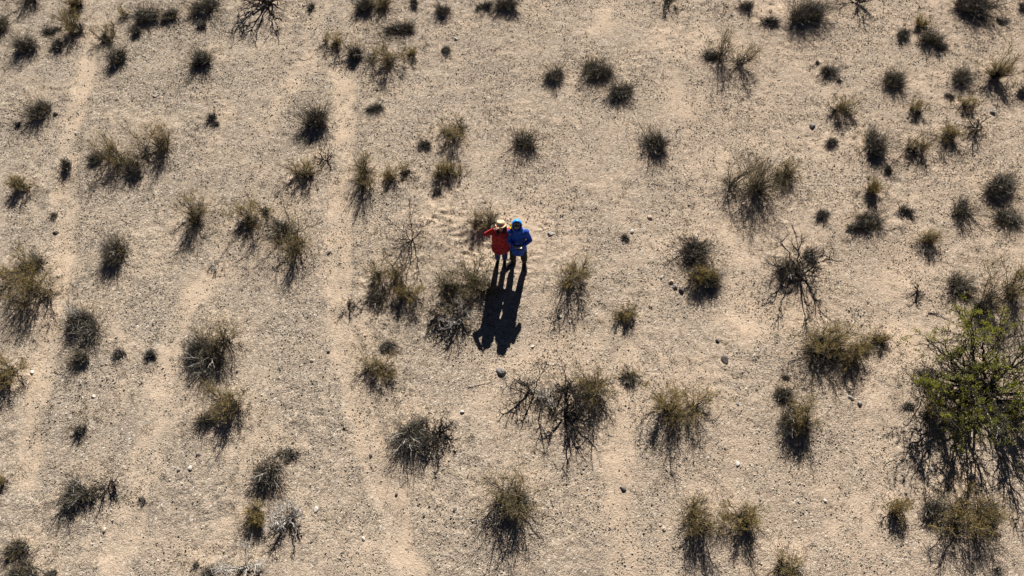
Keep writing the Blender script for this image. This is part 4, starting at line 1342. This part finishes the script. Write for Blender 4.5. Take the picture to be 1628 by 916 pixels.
def person_red():
    rng = np.random.default_rng(900)
    px, py = at(797, 418.5)
    root = bpy.data.objects.new('person', None)
    COL.objects.link(root)
    root.location = (px, py, float(hgt(px, py)) + .003)
    tag(root, 'person in a red jacket and straw hat, looking up with one hand at the brim', 'person', None)
    a, turn = math.radians(30), math.radians(4)
    c = np.array([.01, .0, 1.405])
    M = lambda x, y, z: tilt((c[0] + x * .95, c[1] + y * .95, c[2] + z * .95), c, a, turn)
    SL, SR = (.155, .01, 1.315), (-.155, .01, 1.315)
    ER, WR = (-.325, -.065, 1.34), (-.125, -.075, 1.555)
    EL, WL = (.31, .17, 1.24), (.255, .075, 1.475)
    FL, FR = (.085, .0), (-.085, .01)
    chains = [
        [(0, .01, .86, .105), (0, .0, 1.0, .10), (0, .005, 1.15, .105), (0, .01, 1.27, .095), (.0, .012, 1.34, .055), (*c, .050)] + head_chain(c, a, .95, turn, 0, None),
        [('@', 3), (*SR, .052), (*((np.array(SR) + ER) / 2), .044), (*ER, .040), (*((np.array(ER) + WR) / 2), .034), (*WR, .026)],
        [('@', 3), (*SL, .052), (*((np.array(SL) + EL) / 2), .044), (*EL, .040), (*((np.array(EL) + WL) / 2), .034), (*WL, .026)],
        [('@', 0), (-.085, .01, .80, .082), (-.09, -.012, .45, .055), (FR[0], .02, .09, .036)],
        [('@', 0), (.085, .01, .80, .082), (.088, -.012, .45, .055), (FL[0], .015, .09, .036)],
    ]
    chains += hand_chains(WR, np.array([.075, -.01, .045]), (0, .5, -.6), (.0, -.8, .4), 1.0, .95)
    skin_body('body', chains, M_SKIN, root)
    face_parts(root, M, True)
    # jacket
    g = G()
    loft(g, [(0, .0, .60, .222, .165), (0, .0, .78, .222, .162), (0, .0, .95, .205, .145), (0, .0, 1.10, .202, .140), (0, .005, 1.24, .205, .132), (0, .01, 1.32, .170, .105), (0, .012, 1.375, .085, .080)], 0, 28, 5, (True, True), rng, .07)
    jk = put(g, 'jacket', [M_RED], root, True)
    for S_, E_, W_ in ((SR, ER, WR), (SL, EL, WL)):
        g = G()
        S_, E_, W_ = map(np.array, (S_, E_, W_))
        tubes(g, *[q[None] for q in (S_ * [.75, 1, 1], S_ * .5 + E_ * .5 + [0, 0, .01], E_)], .070, .056, 6, 0, 14)
        ellipsoid(g, lambda *p: np.array(p), E_, np.array([.058, .058, .058]))
        ellipsoid(g, lambda *p: np.array(p), S_, np.array([.074, .075, .072]))
        tubes(g, *[q[None] for q in (E_, E_ * .5 + W_ * .5, W_)], .056, .042, 6, 0, 14)
        put(g, 'sleeve', [M_RED], jk, True)
        g = G()
        tubes(g, *[q[None] for q in (E_ * .12 + W_ * .88, E_ * .06 + W_ * .94, W_ * 1.0)], .050, .049, 2, 0, 14)
        put(g, 'cuff', [M_REDD], jk, True)
    g = G()
    lathe(g, lambda x, y, z: np.array([x, y + .01, z]), [(.088, 1.345), (.082, 1.375), (.075, 1.41), (.068, 1.41), (.066, 1.36)], 0, 20)
    put(g, 'collar', [M_REDD], jk, True)
    g = G()
    tubes(g, np.array([[0, -.152, .80]]), np.array([[0, -.142, 1.05]]), np.array([[0, -.095, 1.33]]), .006, .006, 8, 0, 6)
    put(g, 'zip', [M_REDD], jk)
    g = G()
    loft(g, [(.045, -.09, .565, .05, .055), (.04, -.10, .63, .055, .06), (.035, -.10, .80, .025, .055)], 0, 14, 3)
    put(g, 'shirt', [M_SHIRT], root, True)
    # jeans, one pair of trousers
    tr = skin_body('jeans', [
        [(0, .01, .88, .150), (0, .01, .78, .148)],
        [('@', 1), (-.088, .008, .66, .102), (-.092, -.012, .44, .078), (FR[0] - .002, .015, .13, .070)],
        [('@', 1), (.088, .008, .66, .102), (.090, -.012, .44, .078), (FL[0] + .002, .010, .13, .070)]], M_JEAN, root)
    boot(root, FR[0], FR[1] + .01, -.2, .92)
    boot(root, FL[0], FL[1] + .0, .1, .92)
    # hair falling beside the face
    g = G()
    for sx in (-1, 1):
        p = [M(sx * .062, .02, .16), M(sx * .098, -.005, .08), M(sx * .100, -.03, -.01), M(sx * .085, -.075, -.10)]
        loft(g, [(*q, r, r * 1.3) for q, r in zip(p, (.035, .045, .045, .020))], 0, 12, 4)
    ellipsoid(g, M, (0, .045, .095), (.100, .085, .115))
    put(g, 'hair', [M_HAIR], root, True)
    # straw hat
    g = G()
    lathe(g, lambda x, y, z: M(x, y - .005, z), [(.132, .128), (.129, .134), (.115, .138), (.101, .144), (.097, .18), (.090, .225), (.070, .243), (.030, .236), (.002, .232)], 0, 32, (1.0, 1.12), .06)
    lathe(g, lambda x, y, z: M(x, y - .005, z), [(.132, .127), (.11, .132), (.094, .137), (.092, .175), (.02, .222)], 0, 32, (1.0, 1.12), .06)
    ht = put(g, 'straw_hat', [M_STRAW], root, True)
    g = G()
    lathe(g, lambda x, y, z: M(x, y - .005, z), [(.1025, .147), (.1005, .168), (.0985, .178)], 0, 32, (1.0, 1.12), .03)
    put(g, 'hat_band', [M_BAND], ht, True)
    # the other hand, in a yellow glove, lies on the companion's shoulder
    gl = skin_body('glove', hand_chains(WL, np.array([.045, -.075, .035]), (0.1, -.2, -.9), (-.9, -.35, 0), .7, 1.25), M_YGLOVE, root)
    g = G()
    tubes(g, np.array([WL]) + [0, .01, -.02], np.array([WL]), np.array([WL]) + [.01, -.02, .02], .040, .043, 3, 0, 14)
    put(g, 'glove_cuff', [M_YGLOVE], gl, True)

def person_blue():
    rng = np.random.default_rng(901)
    px, py = at(823.5, 421)
    root = bpy.data.objects.new('person', None)
    COL.objects.link(root)
    root.location = (px, py, float(hgt(px, py)) + .003)
    tag(root, 'person in a blue hooded jacket and dark trousers, holding a remote controller', 'person', None)
    a, turn = math.radians(34), math.radians(-3)
    c = np.array([-.04, .01, 1.485])
    M = lambda x, y, z: tilt((c[0] + x, c[1] + y, c[2] + z), c, a, turn)
    SL, SR = (.180, .01, 1.39), (-.180, .01, 1.39)
    ER, WR = (-.215, -.06, 1.14), (-.085, -.255, 1.185)
    EL, WL = (.265, -.055, 1.14), (.095, -.255, 1.185)
    FL, FR = (.155, -.02), (-.125, .03)
    chains = [
        [(0, .01, .93, .110), (0, .0, 1.07, .105), (0, .005, 1.22, .110), (0, .01, 1.35, .100), (-.01, .012, 1.42, .058), (*c, .055)] + head_chain(c, a, 1.0, turn, 0, None),
        [('@', 3), (*SR, .056), (*((np.array(SR) + ER) / 2), .047), (*ER, .042), (*((np.array(ER) + WR) / 2), .036), (*WR, .027)],
        [('@', 3), (*SL, .056), (*((np.array(SL) + EL) / 2), .047), (*EL, .042), (*((np.array(EL) + WL) / 2), .036), (*WL, .027)],
        [('@', 0), (-.095, .01, .86, .088), (-.115, -.012, .48, .058), (FR[0], .04, .09, .038)],
        [('@', 0), (.095, .01, .86, .088), (.125, -.012, .48, .058), (FL[0], -.01, .09, .038)],
    ]
    chains += hand_chains(WR, np.array([.04, -.08, .02]), (.9, 0, -.2), (.3, 0, .95), .9)
    chains += hand_chains(WL, np.array([-.04, -.08, .02]), (-.9, 0, -.2), (-.3, 0, .95), .9)
    skin_body('body', chains, M_SKIN, root)
    face_parts(root, M, True)
    g = G()
    loft(g, [(0, .0, .61, .195, .160), (0, .0, .80, .195, .158), (0, .0, .98, .180, .145), (0, .0, 1.14, .180, .142), (0, .005, 1.29, .194, .135), (0, .01, 1.385, .165, .108), (-.01, .012, 1.45, .095, .088)], 0, 28, 5, (True, True), rng, .075)
    jk = put(g, 'jacket', [M_BLUE], root, True)
    for S_, E_, W_ in ((SR, ER, WR), (SL, EL, WL)):
        g = G()
        S_, E_, W_ = map(np.array, (S_, E_, W_))
        tubes(g, *[q[None] for q in (S_ * [.75, 1, 1], S_ * .5 + E_ * .5 + [0, .02, .01], E_)], .076, .062, 6, 0, 14)
        ellipsoid(g, lambda *p: np.array(p), E_, np.array([.064, .064, .064]))
        ellipsoid(g, lambda *p: np.array(p), S_, np.array([.072, .072, .062]))
        tubes(g, *[q[None] for q in (E_, E_ * .5 + W_ * .5 + [0, 0, -.01], W_)], .062, .045, 6, 0, 14)
        put(g, 'sleeve', [M_BLUE], jk, True)
    g = G()
    tubes(g, np.array([[0, -.162, .80]]), np.array([[0, -.152, 1.10]]), np.array([[-.005, -.10, 1.40]]), .006, .006, 8, 0, 6)
    put(g, 'zip', [M_DARKP], jk)
    # hood: a shell round the head, open at the face
    def hood_pt(u, v, r):
        # v 0 = back pole .. 1 = rim round the face; u runs round the face axis
        th = v * math.radians(118)
        x = math.sin(th) * math.cos(u) * .125 * r
        z = .105 + math.sin(th) * math.sin(u) * (.145 if math.sin(u) > 0 else .150) * r
        y = .008 + math.cos(th) * .135 * r
        if math.sin(u) > 0:
            y -= .030 * v * v * math.sin(u)
        return M(x, y, z)
    g = G()
    nu, nv = 26, 10
    V = [hood_pt(k / nu * 2 * math.pi, v / nv, 1.0) for v in range(1, nv + 1) for k in range(nu)]
    V += [hood_pt(k / nu * 2 * math.pi, v / nv, .93) for v in range(nv, 0, -1) for k in range(nu)]
    i = np.arange(2 * nv - 1)[:, None] * nu
    j = np.arange(nu)[None]
    g.add(np.array(V), np.stack([i + j, i + (j + 1) % nu, i + nu + (j + 1) % nu, i + nu + j], -1).reshape(-1, 4))
    q = np.arange(nu)
    g.f.append(np.array([[q[0], q[k], q[k + 1]] for k in range(1, nu - 1)])); g.m.append(np.zeros(nu - 2, int))
    hd = put(g, 'hood', [M_BLUELIT], jk, True)
    g = G()
    R_ = np.array([hood_pt(k / 36 * 2 * math.pi, 1.0, .985) for k in range(37)])
    for k in range(36):
        tubes(g, R_[k:k + 1], (R_[k:k + 1] + R_[k + 1:k + 2]) / 2, R_[k + 1:k + 2], .010, .010, 1, 0, 8)
    put(g, 'hood_rim', [M_BLUELIT], jk, True)
    g = G()
    loft(g, [(-.01, .012, 1.40, .13, .115), (-.012, .015, 1.46, .112, .108), (-.015, .02, 1.53, .105, .105)], 0, 22, 3)
    put(g, 'collar', [M_BLUE], jk, True)
    skin_body('trousers', [
        [(0, .01, .95, .155), (0, .01, .85, .155)],
        [('@', 1), (-.105, .008, .72, .112), (-.120, -.012, .48, .092), (FR[0] - .003, .035, .13, .086)],
        [('@', 1), (.108, .008, .72, .112), (.132, -.012, .48, .092), (FL[0] + .003, -.01, .13, .086)]], M_DARKP, root)
    boot(root, FR[0], FR[1] + .01, -.95, 1.05)
    boot(root, FL[0], FL[1] + .0, .15, 1.05)
    # the controller held in both hands
    o = bpy.data.objects.new('remote_controller', None)
    COL.objects.link(o)
    o.location = root.location + Vector((0, -.335, 1.215))
    o.rotation_euler = (math.radians(-22), 0, 0)
    tag(o, 'dark remote controller with light grey top held at the chest by the person in blue', 'remote controller')
    def slab(g, c, hs, bev=.008):
        x, y, z = hs
        V = []
        for zz, k in ((-z, bev), (-z + bev, 0), (z - bev, 0), (z, bev)):
            for sx, sy in ((-1, -1), (1, -1), (1, 1), (-1, 1)):
                V += [(c[0] + sx * (x - k - (bev if (sx * sy > 0) else 0)), c[1] + sy * (y - k - (0 if sx * sy > 0 else bev)), c[2] + zz)]
                V += [(c[0] + sx * (x - k - (0 if (sx * sy > 0) else bev)), c[1] + sy * (y - k - (bev if sx * sy > 0 else 0)), c[2] + zz)]
        V = np.array(V)
        i = np.arange(3)[:, None] * 8
        j = np.arange(8)[None]
        b = g.n
        g.add(V, np.stack([i + j, i + (j + 1) % 8, i + 8 + (j + 1) % 8, i + 8 + j], -1).reshape(-1, 4))
        for e in (0, 3):
            q = np.arange(8) + e * 8 + b
            g.f.append(np.array([[q[0], q[k], q[k + 1]] for k in range(1, 7)])); g.m.append(np.zeros(6, int))
    g = G(); slab(g, (0, 0, 0), (.090, .055, .024)); put(g, 'shell', [M_PLAST], o)
    g = G(); slab(g, (0, -.004, .0265), (.078, .044, .004), .002); put(g, 'face_plate', [M_LIGHTP], o)
    g = G(); slab(g, (-.01, .085, .012), (.075, .040, .006), .003); put(g, 'phone', [M_GLASS], o)
    for sx in (-1, 1):
        g = G()
        tubes(g, np.array([[sx * .05, -.005, .028]]), np.array([[sx * .05, -.005, .038]]), np.array([[sx * .05, -.005, .05]]), .007, .009, 3, 0, 10)
        put(g, 'thumb_stick', [M_PLAST], o, True)
person_red()
person_blue()
